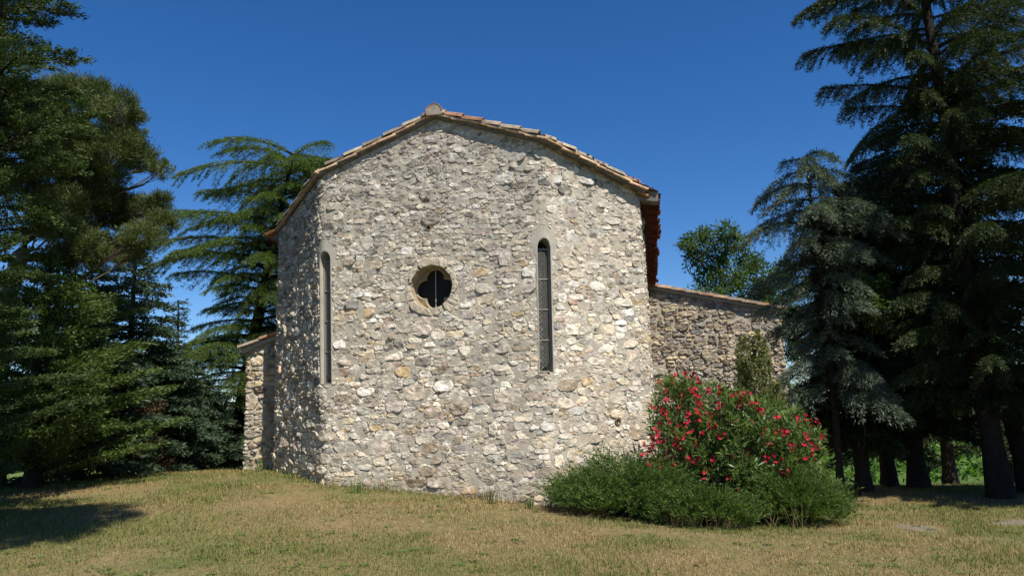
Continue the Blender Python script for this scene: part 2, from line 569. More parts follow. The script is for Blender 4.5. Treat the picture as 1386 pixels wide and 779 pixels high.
def stone_mesh(g, S, st, r, K, rng, pal, proud, embed=.03, mat=1, tone=None, zlim=None):
    n = len(st)
    th = (np.arange(K) / K * 2 * math.pi)[None, :, None]
    rings = [(1.0, -embed), (1.0, .42), (.955, .86), (.76, 1.0), (.38, 1.02)]
    R = np.array([q[0] for q in rings]); Hh = np.array([q[1] for q in rings])
    rs_ = .4 * r + .2 * (np.roll(r, 1, 1) + np.roll(r, -1, 1)) + .1 * (np.roll(r, 2, 1) + np.roll(r, -2, 1))
    k5 = np.array([0, 0, .35, 1, 1.])
    rel = (r[:, :, None] * (1 - k5) + rs_[:, :, None] * k5) * R[None, None] * (1 + .12 * (rng.random((n, K, 5)) - .5) * np.array([0, 0, .6, 1.4, 2]))
    th = th + .22 * (rng.random((n, K, 5)) - .5) * np.array([0, 0, .5, 1, 1.4])
    ss = rel * np.cos(th); zz = rel * np.sin(th)
    H = proud[:, None, None] if np.ndim(proud) else proud
    tilt = rng.normal(0, .10, (n, 2))
    h = np.where(Hh > 0, Hh[None, None] * H, Hh[None, None]) + (tilt[:, 0, None, None] * ss + tilt[:, 1, None, None] * zz) * (Hh > 0)
    ids = np.arange(n)[:, None, None] * 7.7
    h = h + (Hh > 0) * np.maximum(H, .012) * 1.5 * (fbm(ss * 16 + ids, zz * 16 + ids, 0, 9, 3) - .5) * np.array([1, .9, 1.0, 1.2, 1.2])
    s = st[:, 0, None, None] + ss; z = st[:, 1, None, None] + zz
    hc = H[:, 0, 0] * (1 + .5 * (rng.random(n) - .5)) if np.ndim(H) else np.full(n, H)
    V = S(s, z, h).reshape(n, K * 5, 3)          # index = k*5+ring
    C = S(st[:, 0], st[:, 1], hc)[:, None]
    V = np.concatenate([V, C], 1)
    per = K * 5 + 1
    k = np.arange(K); kn = (k + 1) % K
    q = np.concatenate([np.stack([k * 5 + i, kn * 5 + i, kn * 5 + i + 1, k * 5 + i + 1], -1) for i in range(4)])
    t = np.stack([k * 5 + 4, kn * 5 + 4, np.full(K, K * 5)], -1)
    o = (np.arange(n) * per)[:, None, None]
    w = np.array([p[1] for p in pal]); w = w / w.sum()
    base = np.array([p[0] for p in pal])[rng.choice(len(pal), n, p=w)]
    col = base * (.88 + .24 * fbm(st[:, 0] * .8, st[:, 1] * .9, 0, 55, 3))[:, None] * (1 + rng.normal(0, .12, (n, 1))) * (1 + (.012 + rng.normal(0, .03, (n, 1))) * np.array([1, .1, -1.2]))
    if tone is not None:
        col = tone(st, col)
    col = np.repeat(np.clip(col, .05, .8), per, 0)
    n0 = g.n
    sx_ = np.concatenate([s.reshape(n, -1), st[:, :1]], 1); sz_ = np.concatenate([z.reshape(n, -1), st[:, 1:2]], 1); kk = np.arange(n)[:, None] * 3.3
    w1 = fbm(sx_ * 22 + kk, sz_ * 30 + kk, 0, 15, 3).reshape(-1, 1); w2 = fbm(sx_ * 13 + kk, sz_ * 16, 5, 19, 3).reshape(-1, 1)
    col = col * (.62 + .76 * w1)
    col = col + (np.array([.60, .57, .50]) - col) * np.clip((w2 - .60) * 5, 0, .75)
    col = col + (np.array([.13, .12, .105]) - col) * np.clip((.36 - w2) * 4, 0, .6)
    g.add(V, (q[None] + o).reshape(-1, 4), col, mat)
    g.f.append((t[None] + o).reshape(-1, 3) + n0); g.m.append(np.full(n * K, mat, np.int32))


def mortar_sheet(g, S, width, zlo, ztop, excl, res=.05, amp=.02, s0=0., seed=0):
    ns = int(round(width / res)); s = s0 + np.linspace(0, width, ns + 1)
    zt = ztop(s); nz = int((zt.max() - zlo) / res)
    f = np.linspace(0, 1, nz + 1)
    SS, F = np.meshgrid(s, f, indexing='ij')
    Z = zlo + F * (ztop(SS) - zlo)
    h = amp * (fbm(SS * 6, Z * 6, 0, 21 + seed, 3) - .5)
    V = S(SS, Z, h)
    i = (np.arange(ns)[:, None] * (nz + 1) + np.arange(nz)[None])
    cs = (SS[:-1, :-1] + SS[1:, 1:]) / 2; cz = (Z[:-1, :-1] + Z[1:, 1:]) / 2
    keep = ~excl(cs, cz)
    q = np.stack([i, i + nz + 1, i + nz + 2, i + 1], -1)[keep]
    g.add(V.reshape(-1, 3), q, None, 0)


# apse strip with one metre of nave wall past each end
zb_ = .3
A_top = [P0 + RIDGE * 1.2, P0, P1, P2, P3, P3 + RIDGE * 1.2]
A_base = [P0 + RIDGE * 1.2, P0, P1 + AX * .16, P2 - AX * .10, P3, P3 + RIDGE * 1.2]
S_A = Strip(A_top, A_base, 6.2, .4)
K0, K1, K2, K3 = S_A.k[1:5]
WID = S_A.k[-1]


def apse_top(s):
    return roof_z(S_A.p(np.asarray(s, float), np.full(np.shape(s), 6.0))) - .01


# windows in strip coordinates
SLIT = []
for sc_, py0, py1, px in ((K1 + .055, 340, 519, 441), (K2 + .0, 322, 503, 738)):
    q = S_A.p(np.array(sc_), np.array(4.))
    SLIT.append((sc_, at(px, py1, q[1])[2], at(px, py0, q[1])[2], .125))
_q = plan(.25, 0)
for _ in range(4):                               # centre of the round window on the middle facet
    oc = at(583, 388, _q[1]); u_, w_ = to_uw(oc); _q = plan(u_, 0)
OC_S, OC_Z, OC_R = K1 + (u_ + 2.1658), oc[2], .40


def slit_outline(c, z0, z1, hw, grow=0., n=9, hood=0.):
    """closed outline, anticlockwise from bottom left; slightly pointed arch"""
    w = hw + grow; spring = z1 - hw * 1.55
    ang = np.linspace(0, math.pi, 2 * n + 1)
    rz = (hw * 1.55 + grow + hood)
    arch = [(c + w * math.cos(a) * (1 + .25 * hood * abs(math.cos(a))), spring + rz * math.sin(a) ** .85) for a in ang]
    zs = np.linspace(z0 - grow * .5, spring, 14)
    pts = [(c + w, z) for z in zs[:-1]] + arch + [(c - w, z) for z in zs[::-1][1:]]
    return np.array(pts)


def in_slit(s, z, grow):
    r = np.zeros(np.shape(s), bool)
    for c, z0, z1, hw in SLIT:
        hood = 0
        r |= (np.abs(s - c) < hw + grow) & (z > z0 - grow) & (z < z1 - hw + grow)
        r |= (((s - c) / (hw + grow)) ** 2 + ((z - (z1 - hw * 1.55)) / (hw * 1.55 + grow)) ** 2 < 1)
    return r


PIPES = []
for px, py, rad in ((580, 308, .05), (838, 570, .055)):
    if px < 735:
        q = plan(0., 0)
        for _ in range(4):
            w = at(px, py, q[1]); u_, _w = to_uw(w); q = plan(u_, 0)
        PIPES.append((K1 + u_ + 2.1658, w[2], rad))
    else:
        f_ = .5
        for _ in range(8):
            w = at(px, py, (P2 + (P3 - P2) * f_)[1]); f_ = (w[0] - P2[0]) / (P3[0] - P2[0])
        PIPES.append((K2 + f_ * (K3 - K2), w[2], rad))


def in_pipe(s, z, grow):
    r = np.zeros(np.shape(s), bool)
    for c, z0, rad in PIPES:
        r |= (s - c) ** 2 + (z - z0) ** 2 < (rad + grow) ** 2
    return r


def excl_stone(s, z):
    r = in_slit(s, z, .012) | ((s - OC_S) ** 2 + (z - OC_Z) ** 2 < (OC_R + .10) ** 2) | in_pipe(s, z, .01)
    for c, z0, z1, hw in SLIT:       # cement hood
        r |= (((s - c) / .24) ** 2 + ((z - (z1 - .12)) / .36) ** 2 < 1) & (z > z1 - .3)
    return r


def excl_mortar(s, z):
    return in_slit(s, z, .02) | ((s - OC_S) ** 2 + (z - OC_Z) ** 2 < (OC_R + .04) ** 2) | in_pipe(s, z, -.03)


rng = np.random.default_rng(12)
st, rr, K = pack_stones(S_A, WID, -.6, 7.3, lambda s: apse_top(s) - .05, excl_stone, rng, .02, .205, .014, big_low=True, alo=1.75, crs=.10)
proud = (.005 + .014 * rng.random(len(st))) * np.clip(st[:, 3] / .07, .6, 1.3)
left = st[:, 0] < K1 - .05
proud = np.where(left, proud * 1.7 + .010, proud)


def tone_apse(st, col):
    g_ = col.mean(1, keepdims=True)
    k = np.clip((st[:, 1] - 3.2) / 3, 0, 1)[:, None]
    col = col * (1 - .35 * k) + g_ * .35 * k              # older, greyer stone high up
    q = S_A.p(st[:, 0], st[:, 1])
    hgt = st[:, 1] - ground_z(q[:, 0], q[:, 1])
    damp = np.clip((.5 - hgt) / .5 + .5 * (vnoise(st[:, 0] * 2, st[:, 1] * 2, 0, 61) - .5), 0, 1)[:, None]      # soil splashed foot of the wall
    col = col * (1 - damp * np.array([.22, .27, .36]))
    return col * (1.08 - .30 * k)


g = Geo()
mortar_sheet(g, S_A, WID, -.9, lambda s: apse_top(s), excl_mortar)
stone_mesh(g, S_A, st, rr, K, rng, PAL_APSE, proud, tone=tone_apse)
# back walls of the nave, as plain rubble past the part in view
wall = g.build('wall', [M_MORTAR, M_STONE], chapel, smooth='first')
N_STONES = len(st)

# nave walls (side walls past the apse, and the far end)
NAVE_L = [P0 + RIDGE * NAVE, P0 + RIDGE * 1.2]; NAVE_R = [P3 + RIDGE * 1.2, P3 + RIDGE * NAVE]
g = Geo()
rng = np.random.default_rng(5)
for pts in (NAVE_L, NAVE_R, [NAVE_R[1], NAVE_L[0]]):
    S_ = Strip(pts, None, 6, 0, .001)
    top_ = (lambda S_: (lambda s: roof_z(S_.p(np.asarray(s, float), np.full(np.shape(s), 5.))) - .02))(S_)
    nz_ = lambda s, z: np.zeros(np.shape(s), bool)
    mortar_sheet(g, S_, S_.k[-1], -2.2, top_, nz_, .12)
    st, rr, K = pack_stones(S_, S_.k[-1], -2.0, 7.3, lambda s: top_(s) - .05, nz_, rng, .06, .26, .03, (5000, 7000, 9000))
    stone_mesh(g, S_, st, rr, K, rng, PAL_APSE, .03 + .02 * rng.random(len(st)))
g.build('nave_wall', [M_MORTAR, M_STONE], chapel, smooth='first')

# ---- drain pipes
for s, z, rad in PIPES:
    g = Geo()
    n = S_A(np.array(s), np.array(z), np.array(1.)) - S_A(np.array(s), np.array(z), np.array(0.))
    c = S_A(np.array(s), np.array(z), np.array(0.))
    a = np.array([n[1], -n[0], 0]); b = np.array([0, 0, 1.])
    th = np.arange(16) * 2 * math.pi / 16
    ring = lambda r, h: c + n * h + r * (np.cos(th)[:, None] * a + np.sin(th)[:, None] * b)
    V = np.concatenate([ring(rad + .008, -.05), ring(rad + .008, .03), ring(rad - .008, .03), ring(rad - .008, -.12)])
    j = np.arange(16); jn = (j + 1) % 16
    g.add(V, np.concatenate([np.stack([i * 16 + j, i * 16 + jn, i * 16 + 16 + jn, i * 16 + 16 + j], -1) for i in range(3)]))
    g.add(ring(rad, -.11), [list(range(16))], None, 1)
    g.build('drain_pipe', [M_PIPE, M_VOID], chapel)

# ---- slit windows
for wi, (c, z0, z1, hw) in enumerate(SLIT):
    n = unit(S_A(np.array(c), np.array(3.), np.array(1.)) - S_A(np.array(c), np.array(3.), np.array(0.)))
    if wi == 0:
        n = unit(n + np.array([*(-AX * .15), 0]))       # the left one is cut askew through the corner
    inn = slit_outline(c, z0, z1, hw)
    mid_ = slit_outline(c, z0, z1, hw, .012)
    out_ = slit_outline(c, z0, z1, hw, .035)
    spring = z1 - hw * 1.55
    # hood: the render spreads wider round the arch, to a blunt point
    hoodk = np.clip((out_[:, 1] - spring + .1) / .25, 0, 1)
    out_[:, 0] = c + (out_[:, 0] - c) * (1 + .95 * hoodk) + (fbm(out_[:, 1] * 9, out_[:, 0] * 9, 0, 3, 2) - .5) * .05
    out_[:, 1] += hoodk * (.02 + .17 * np.clip(1 - np.abs(out_[:, 0] - c) / .24, 0, 1))
    m = len(inn)
    hv = lambda o, h: S_A(o[:, 0], o[:, 1], np.full(len(o), h))
    cP = S_A(np.array(c), np.array((z0 + z1) / 2), np.array(0.))
    side = unit(np.array([-n[1], n[0], 0.]))
    def deep(o, d, k=1.0):
        q = np.zeros((len(o), 3)); q[:] = cP; q[:, 2] = o[:, 1]
        # follows the batter of the corner
        q0 = S_A(np.full(len(o), c), o[:, 1], np.zeros(len(o)))
        q[:, :2] = q0[:, :2]
        return q + side * ((o[:, 0] - c) * k)[:, None] - n * d
    rows = [hv(out_, -.02), hv(out_, .004), hv(mid_, .010), hv(inn, .006), deep(inn, .04), deep(inn, .42, .92)]
    V = np.concatenate(rows); j = np.arange(m); jn = (j + 1) % m
    q = np.concatenate([np.stack([i * m + j, i * m + jn, (i + 1) * m + jn, (i + 1) * m + j], -1) for i in range(5)])
    win = Geo(); win.add(V, q)
    W_ = win.build('slit_window', [M_CEMENT], chapel)
    tag(W_, ['slit window cut askew through the left corner', 'slit window with iron grille facing the lawn'][wi])
    g = Geo(); g.add(deep(inn, .33, .94), [list(range(m))]); g.build('glass', M_GLASS, W_)
    # leaded lattice
    g = Geo()
    def wp(x, z, d):
        q0 = S_A(np.array(c), np.array(z), np.array(0.))
        return q0 + side * x - n * d
    w2 = hw - .02
    LD_ = .29
    zz_ = np.arange(z0 + .02, spring - .1, .165)
    for z in zz_:
        for sgn in (-1, 1):
            g.bar(wp(-sgn * w2 * .62, z, LD_), wp(sgn * w2 * .62, z + .165, LD_), .009, .006, n)
            g.bar(wp(-sgn * w2 * .62, z + .08, LD_), wp(sgn * w2 * .62, z + .245, LD_), .005, .006, n)
    for x in (-w2 * .62, w2 * .62):
        g.bar(wp(x, z0, LD_), wp(x, spring, LD_), .01, .008, n)
    g.build('lattice', M_LEAD, W_)
    # iron grille: frame, cross bars, fine mesh
    g = Geo()
    gd = .13 if wi else .10
    wt_ = .0032 if wi else .007
    for x in (-w2, w2):
        g.bar(wp(x, z0 + .01, gd), wp(x, spring + .02, gd), .018, .014, n)
    for z in np.linspace(z0 + .02, spring + .02, 5):
        g.bar(wp(-w2 + .012, z, gd - .002), wp(w2 - .012, z, gd - .002), .016, .012, n)
    d_ = .03
    for z in np.arange(z0, spring - .05, d_):
        for sgn in (-1, 1):
            h_ = min(w2 * 2.0, spring - z)
            a_ = -w2; b_ = -w2 + h_
            g.bar(wp(a_ * -sgn, z, gd + .008), wp(b_ * -sgn, z + h_, gd + .008), wt_, .0032, n, 1)
    g.build('grille', [M_METAL, M_WIRE], W_)

# ---- round window
nC = np.array([AX[1], -AX[0], 0.])
oC = S_A(np.array(OC_S), np.array(OC_Z), np.array(0.))
aX3 = np.array([*AX, 0.]); uZ = np.array([0, 0, 1.])


def oring(r, h, k=48, jit=None):
    th = np.arange(k) * 2 * math.pi / k
    r = np.broadcast_to(r, (k,))
    return oC + nC * h + r[:, None] * (np.cos(th)[:, None] * aX3 + np.sin(th)[:, None] * uZ)


def lathe(g, prof, k=48, mat=0):
    V = np.concatenate([oring(r, h, k) for r, h in prof]); j = np.arange(k); jn = (j + 1) % k
    g.add(V, np.concatenate([np.stack([i * k + j, i * k + jn, (i + 1) * k + jn, (i + 1) * k + j], -1) for i in range(len(prof) - 1)]), None, mat)


g = Geo()
k = 96; th = np.arange(k) * 2 * math.pi / k
rin = OC_R * (1 + .035 * (fbm(np.cos(th) * 3, np.sin(th) * 3, 0, 8, 3) - .5))
lathe(g, [(rin, -.012), (OC_R * .985, -.11), (OC_R * .96, -.12), (OC_R * .94, -.17), (OC_R * .92, -.44)], k)
rw = g.build('round_window', M_TRACERY, chapel)
g = Geo(); g.add(oring(OC_R * .92, -.30, 48), [list(range(48))]); g.build('glass', M_GLASS, rw)
# rim of rough limestone blocks, lying round the opening
g = Geo()
rng = np.random.default_rng(31)
cuts = np.radians([-22, 48, 122, 168, 212, 300, 338])
for a0, a1 in zip(cuts, np.r_[cuts[1:], cuts[0] + 2 * math.pi]):
    a0 += .045; a1 -= .045; pr_ = rng.uniform(-.008, .012)
    k = 16; ta = np.linspace(a0, a1, k)
    ro = OC_R + .145 + .14 * (rng.random() - .45)
    ro_ = ro + .11 * (fbm(ta * 5, ta * 0 + a0 * 9, 0, 6, 3) - .5) - .05 * np.exp(-((ta - a0) / .09) ** 2) - .05 * np.exp(-((ta - a1) / .09) ** 2)
    ri_ = OC_R * (1 + .07 * (fbm(ta * 6, ta * 0 + 3.3, 0, 14, 3) - .5)) - .004
    rows = []
    for f, h in ((-.0, -.15), (0, .006), (.06, .016), (.5, .02), (.9, .016), (1.0, .003), (1.02, -.03)):
        r = ri_ + (ro_ - ri_) * f
        hh = h + (pr_ + .035 * (fbm(np.cos(ta) * r * 22, np.sin(ta) * r * 22, 0, 2, 3) - .5) if h > 0 else 0)
        q = oC + r[:, None] * (np.cos(ta)[:, None] * aX3 + np.sin(ta)[:, None] * uZ) + nC * np.broadcast_to(hh, (k,))[:, None]
        rows.append(q)
    R_ = np.array(rows)
    n7 = len(rows)
    i = np.arange(n7 - 1)[:, None] * k + np.arange(k - 1)[None]
    g.add(R_.reshape(-1, 3), np.stack([i, i + k, i + k + 1, i + 1], -1).reshape(-1, 4))
    for e in (0, k - 1):
        g.add(R_[:, e], [list(range(n7)) if e else list(range(n7))[::-1]])
g.build('rim', M_LIME, rw)
# quatrefoil tracery: a disc with four round lights cut through, built as a polar sheet
g = Geo()
k = 160; th = np.arange(k) * 2 * math.pi / k
lob_r, lob_c = OC_R * .42, OC_R * .47
rr_ = np.zeros(k)
for d in range(4):
    t0 = d * math.pi / 2
    dt = np.arctan2(np.sin(th - t0), np.cos(th - t0))
    x = lob_c * np.cos(dt); disc = lob_r ** 2 - (lob_c * np.sin(dt)) ** 2
    rr_ = np.maximum(rr_, np.where(disc > 0, x + np.sqrt(np.maximum(disc, 0)), 0))
rr_ = np.maximum(rr_, OC_R * .12)
rows = [(OC_R * .95, -.225), (np.minimum(rr_ + .025, OC_R * .94), -.205), (rr_, -.22), (rr_, -.28), (OC_R * .9, -.28)]
lathe(g, rows, k)
g.build('tracery', M_TRACERY, rw)
g = Geo()
g.bar(oC + nC * -.25 + uZ * -OC_R * .86, oC + nC * -.25 + uZ * OC_R * .86, .012, .012, nC)
g.build('glazing_bar', M_LEAD, rw)

# ------------------------------------------------------------------ roof
TILE_COLS = np.array([(.42, .27, .19), (.48, .34, .24), (.36, .20, .13), (.40, .33, .25), (.30, .25, .20), (.45, .38, .28), (.44, .25, .16)])
rng = np.random.default_rng(77)


def p3(p, dz=0.):
    return np.array([p[0], p[1], float(roof_z(np.asarray(p))) + dz])


OVC, OVS = .11, .25
nL = unit(np.array([-(P0 - P1)[1], (P0 - P1)[0]])); nL = -nL if nL @ np.array([0, -1.]) < 0 else nL
nR = unit(np.array([(P3 - P2)[1], -(P3 - P2)[0]]))
nF = np.array([AX[1], -AX[0]])
EAVE = .40
E0 = P0 - CROSS * EAVE; E3 = P3 + CROSS * EAVE
apx = plan(UA, 0) + nF * OVC
V0 = P0 + nL * .05 - CROSS * .05; V1 = P1 + nF * OVC * .7 + nL * OVC * .4; V2 = P2 + nF * OVC * .6 + nR * OVS * .5; V3 = P3 + nR * OVS - CROSS * .02
# covering: corrugated canal tiles, one grid, cut to the outline
def inside(p, poly):
    x, y = p[..., 0], p[..., 1]; r = np.zeros(x.shape, bool)
    for (x0, y0), (x1, y1) in zip(poly, np.roll(poly, -1, 0)):
        with np.errstate(divide='ignore', invalid='ignore'):
            r ^= ((y0 > y) != (y1 > y)) & (x < (x1 - x0) * (y - y0) / (y1 - y0) + x0)
    return r


outl = np.array([E0 + RIDGE * .05, V0 + RIDGE * .05, V1, apx, V2, V3, E3, E3 + RIDGE * NAVE, E0 + RIDGE * NAVE])
g = Geo()
top0 = plan(UA, 0)
for sgn, sl in ((-1, SL), (1, SR)):
    aa = np.arange(-.4, NAVE + 2.2, .04); ll = np.arange(.0, 5.1, .0875)
    A, L = np.meshgrid(aa, ll, indexing='ij')
    XY = top0 + A[..., None] * RIDGE + (sgn * L)[..., None] * CROSS
    wave = .035 * np.abs(np.sin(A * math.pi / .23)) + .03 * (1 - (L % .35) / .35)
    Z = ZR - sl * L + .055 + wave
    na, nl = A.shape
    i = np.arange(na - 1)[:, None] * nl + np.arange(nl - 1)[None]
    cen = (XY[:-1, :-1] + XY[1:, 1:]) / 2
    # keep cells a little inside the verge tiles
    keep = inside(cen, outl) & (np.abs(L[:-1, :-1]) < 5)
    tone = TILE_COLS[((np.floor(A / .23) * 7 + np.floor(L / .35) * 13 + np.floor(A / .23 * L)) % 7).astype(int)]
    q = np.stack([i, i + nl, i + nl + 1, i + 1], -1)
    q = q if sgn > 0 else q[..., ::-1]
    V = np.concatenate([XY, Z[..., None]], -1)
    g.add(V.reshape(-1, 3), q[keep], tone.reshape(-1, 3) * .8, 0)
# mortar bed under the tiles along the verges and a soffit board under the nave
roof = g.build('roof', [M_TILE], chapel)

g = Geo()


def slab(g, a, b, nout, wid, t, dz, mat, col=None):
    """thin slab whose outer long edge runs a->b (xy), sunk dz above the roof plane"""
    A_ = p3(a, dz); B_ = p3(b, dz); A2 = p3(np.array(a) - nout * wid, dz); B2 = p3(np.array(b) - nout * wid, dz)
    up = np.array([0, 0, t])
    V = np.array([A_, B_, B2, A2, A_ + up, B_ + up, B2 + up, A2 + up])
    g.add(V, [[0, 3, 2, 1], [4, 5, 6, 7], [0, 1, 5, 4], [1, 2, 6, 5], [2, 3, 7, 6], [3, 0, 4, 7]], col, mat)


bed = [(apx, V1, nF, .05), (V1, V0, nL, .04), (apx, V2, nF, .05), (V2, V3, nR, .05)]
for a, b, no, t in bed:
    n_ = 14
    for i in range(n_):
        f0, f1 = i / n_, (i + 1) / n_
        ins = .035 + .03 * rng.random()
        slab(g, a + (b - a) * f0 - no * ins, a + (b - a) * f1 - no * ins, no, .2, .06 + .01 * rng.random(), -.045 - .008 * (i % 2), 0)
g.build('mortar_bed', M_OLDM, roof)


def canal_tile(g, a, b, up, wid, r, t, col, invert=False, taper=.85, k=7):
    """half-round tile, axis a->b, of radius r and thickness t"""
    a = np.asarray(a, float); b = np.asarray(b, float)
    d = unit(b - a); up = unit(up - d * (up @ d)); s = np.cross(d, up)
    th = np.linspace(-math.pi * .47, math.pi * .47, k)
    sg = -1 if invert else 1
    def ring(c, rr):
        return c + rr * (np.sin(th)[:, None] * s + sg * (np.cos(th)[:, None] - .45) * up)
    V = np.concatenate([ring(a, r * taper), ring(b, r), ring(a, (r * taper + t)), ring(b, (r + t))])
    j = np.arange(k - 1)
    f = [np.stack([j, j + 1, k + j + 1, k + j], -1), np.stack([2 * k + j, 3 * k + j, 3 * k + j + 1, 2 * k + j + 1], -1),
         np.stack([j, 2 * k + j, 2 * k + j + 1, j + 1], -1), np.stack([k + j, k + j + 1, 3 * k + j + 1, 3 * k + j], -1),
         np.array([[0, k, 3 * k, 2 * k], [k - 1, 3 * k - 1, 4 * k - 1, 2 * k - 1]])]
    g.add(V, np.concatenate(f), col, 0)


g = Geo()
for a, b, no, _ in bed:
    A_ = p3(a, .0); B_ = p3(b, .0); L_ = np.linalg.norm(B_ - A_); d = (B_ - A_) / L_
    e = .40; n_ = max(int(round(L_ / e)), 1); e = L_ / n_
    up = np.array([0, 0, 1.]); no3 = np.array([*no, 0.]); up = unit(up - d * (up @ d))
    for i in range(n_):
        # flat under-tile (pale, its long edge shows) and barrel tile over it
        jit = rng.normal(0, .008, 4)
        c1 = (TILE_COLS[rng.integers(0, 7)] * .5 + np.array([.27, .185, .125])) * rng.uniform(.95, 1.35)
        s0 = A_ + d * (i * e - .02) + up * (.012 + jit[0]); s1 = A_ + d * ((i + 1) * e + .035) + up * (.034 + jit[1])
        nn = unit(np.cross(s1 - s0, no3)); nn = nn if nn[2] > 0 else -nn
        g.bar(s0 - no3 * .095, s1 - no3 * .095, .2, .034, nn, 0, c1)
        c2 = TILE_COLS[rng.integers(2, 6)] * rng.uniform(.6, .95)
        sh = (.45 + .2 * rng.random()) * e
        s0 = A_ + d * (i * e - sh) - no3 * (.085 + jit[2]) + up * .072; s1 = A_ + d * ((i + 1) * e - sh + .05) - no3 * (.08 + jit[3]) + up * .100
        if i == 0:
            s0 = A_ + d * .0 - no3 * .085 + up * .074
        canal_tile(g, s0, s1, up, .18, .088, .02, c2)
g.build('verge_tiles', M_TILE, roof)

# ridge tiles with the mortared end
g = Geo()
for i in range(29):
    a = top0 + RIDGE * (-.16 + i * .42); b = a + RIDGE * .47
    cc = TILE_COLS[rng.integers(0, 7)] * .85
    canal_tile(g, [*a, ZR + .10 + .012], [*b, ZR + .10], np.array([0, 0, 1.]), .3, .135, .018, cc if i else (.34, .17, .09), taper=1.06, k=13)
ang = np.linspace(-math.pi * .5, math.pi * .5, 15)
for h, r in ((-.15, .15),):
    c = np.array([*(top0 + RIDGE * h), ZR + .112])
    f_ = c + r * (np.sin(ang)[:, None] * np.array([*CROSS, 0]) + (np.cos(ang)[:, None] - .45) * uZ)
    k_ = f_ + np.array([*RIDGE, 0]) * .3
    base = np.array([f_[0] - uZ * .07, f_[-1] - uZ * .07])
    V = np.concatenate([f_, base[::-1]]); V2_ = V + np.array([*RIDGE, 0]) * .3
    n_ = len(V)
    g.add(np.concatenate([V, V2_]), [list(range(n_))], (.25, .225, .19))
    j = np.arange(n_); jn = (j + 1) % n_
    g.add(np.concatenate([V, V2_]), np.stack([j, n_ + j, n_ + jn, jn], -1), (.25, .225, .19))
g.build('ridge_tiles', M_TILE, roof)

# eaves of the nave: rows of channel tiles past a red-brown soffit
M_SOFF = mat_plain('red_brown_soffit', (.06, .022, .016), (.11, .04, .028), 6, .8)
for sgn, Pn, start in ((1, P3, -.02), (-1, P0, .12)):
    g = Geo(); g2 = Geo()
    out2 = CROSS * sgn
    n_ = int((NAVE - start) / .235)
    for i in range(n_):
        a = Pn + RIDGE * (start + .12 + i * .235 + rng.normal(0, .012)) + out2 * .02
        b = a + out2 * (EAVE - .02 + rng.normal(0, .03))
        za, zb = float(roof_z(a)) + .03, float(roof_z(b)) + .02
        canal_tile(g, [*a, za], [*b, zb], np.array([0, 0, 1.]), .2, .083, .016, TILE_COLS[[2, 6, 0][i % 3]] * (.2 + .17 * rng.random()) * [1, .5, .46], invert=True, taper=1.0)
    # soffit and corbel course
    for off, w_, t_, dz in ((.0, .24, .05, -.06), (.0, .14, .06, -.125)):
        a0 = Pn + RIDGE * (start + .1); a1 = Pn + RIDGE * NAVE
        for q in range(1):
            A_ = [*(a0 + out2 * off), float(roof_z(a0)) + dz]; B_ = [*(a1 + out2 * off), float(roof_z(a1)) + dz]
            o3 = np.array([*out2, 0.]) * w_
            V = np.array([A_, B_, B_ + o3, A_ + o3]); V = np.concatenate([V, V + [0, 0, t_]])
            V[2:4, 2] -= .03; V[6:8, 2] -= .03
            g2.add(V, [[0, 3, 2, 1], [4, 5, 6, 7], [0, 1, 5, 4], [1, 2, 6, 5], [2, 3, 7, 6], [3, 0, 4, 7]])
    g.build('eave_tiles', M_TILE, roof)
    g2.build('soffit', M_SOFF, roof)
# mortared ends of the nave roof next to the apse
for sgn, Pn, ln in ((1, P3, .36), (-1, P0, .2)):
    g = Geo()
    a = Pn + nF * .03 - CROSS * sgn * .12
    b = Pn + CROSS * sgn * ln + nF * .0
    d2 = np.array([*RIDGE, 0.]) * .3
    pts = []
    n_ = 8
    for i in range(n_ + 1):
        q = a + (b - a) * i / n_
        z = float(roof_z(q))
        lo = -.24 + .12 * i / n_ + .02 * rng.random()
        pts.append(([*q, z + lo], [*q, z + .055 + .015 * rng.random()]))
    V = np.array([x for p in pts for x in p]); V = np.concatenate([V, V + d2])
    m_n = 2 * (n_ + 1)
    f = []
    for i in range(n_):
        o_ = i * 2
        f += [[o_, o_ + 2, o_ + 3, o_ + 1], [o_ + 1, o_ + 3, m_n + o_ + 3, m_n + o_ + 1], [o_, m_n + o_, m_n + o_ + 2, o_ + 2]]
    f += [[m_n - 2, 2 * m_n - 2, 2 * m_n - 1, m_n - 1]]
    g.add(V, f)
    g.build('mortared_verge_end', M_OLDM, roof)
# broken orange tiles by the left corner and under the right verge end
g = Geo()
a = P0 - CROSS * .02 + nL * .05
for i in range(1):
    q = a + np.array(RIDGE) * (.02 + .18 * i)
    e_ = q - CROSS * .2
    canal_tile(g, [*q, float(roof_z(q)) + .0], [*e_, float(roof_z(e_)) - .01], uZ, .2, .09, .016, (.26, .11, .06), invert=True, taper=1)
g.build('broken_tile', M_TILE, roof)
g = Geo()
a = P3 + nF * .05 - CROSS * .02
g.bar([*a, float(roof_z(a)) - .06], [*(a + CROSS * .2), float(roof_z(a)) - .15], .12, .03, uZ, 0, (.50, .24, .10))
g.build('broken_tile', M_TILE, roof)

# ------------------------------------------------------------------ side annexes
none_ = lambda s, z: np.zeros(np.shape(s), bool)


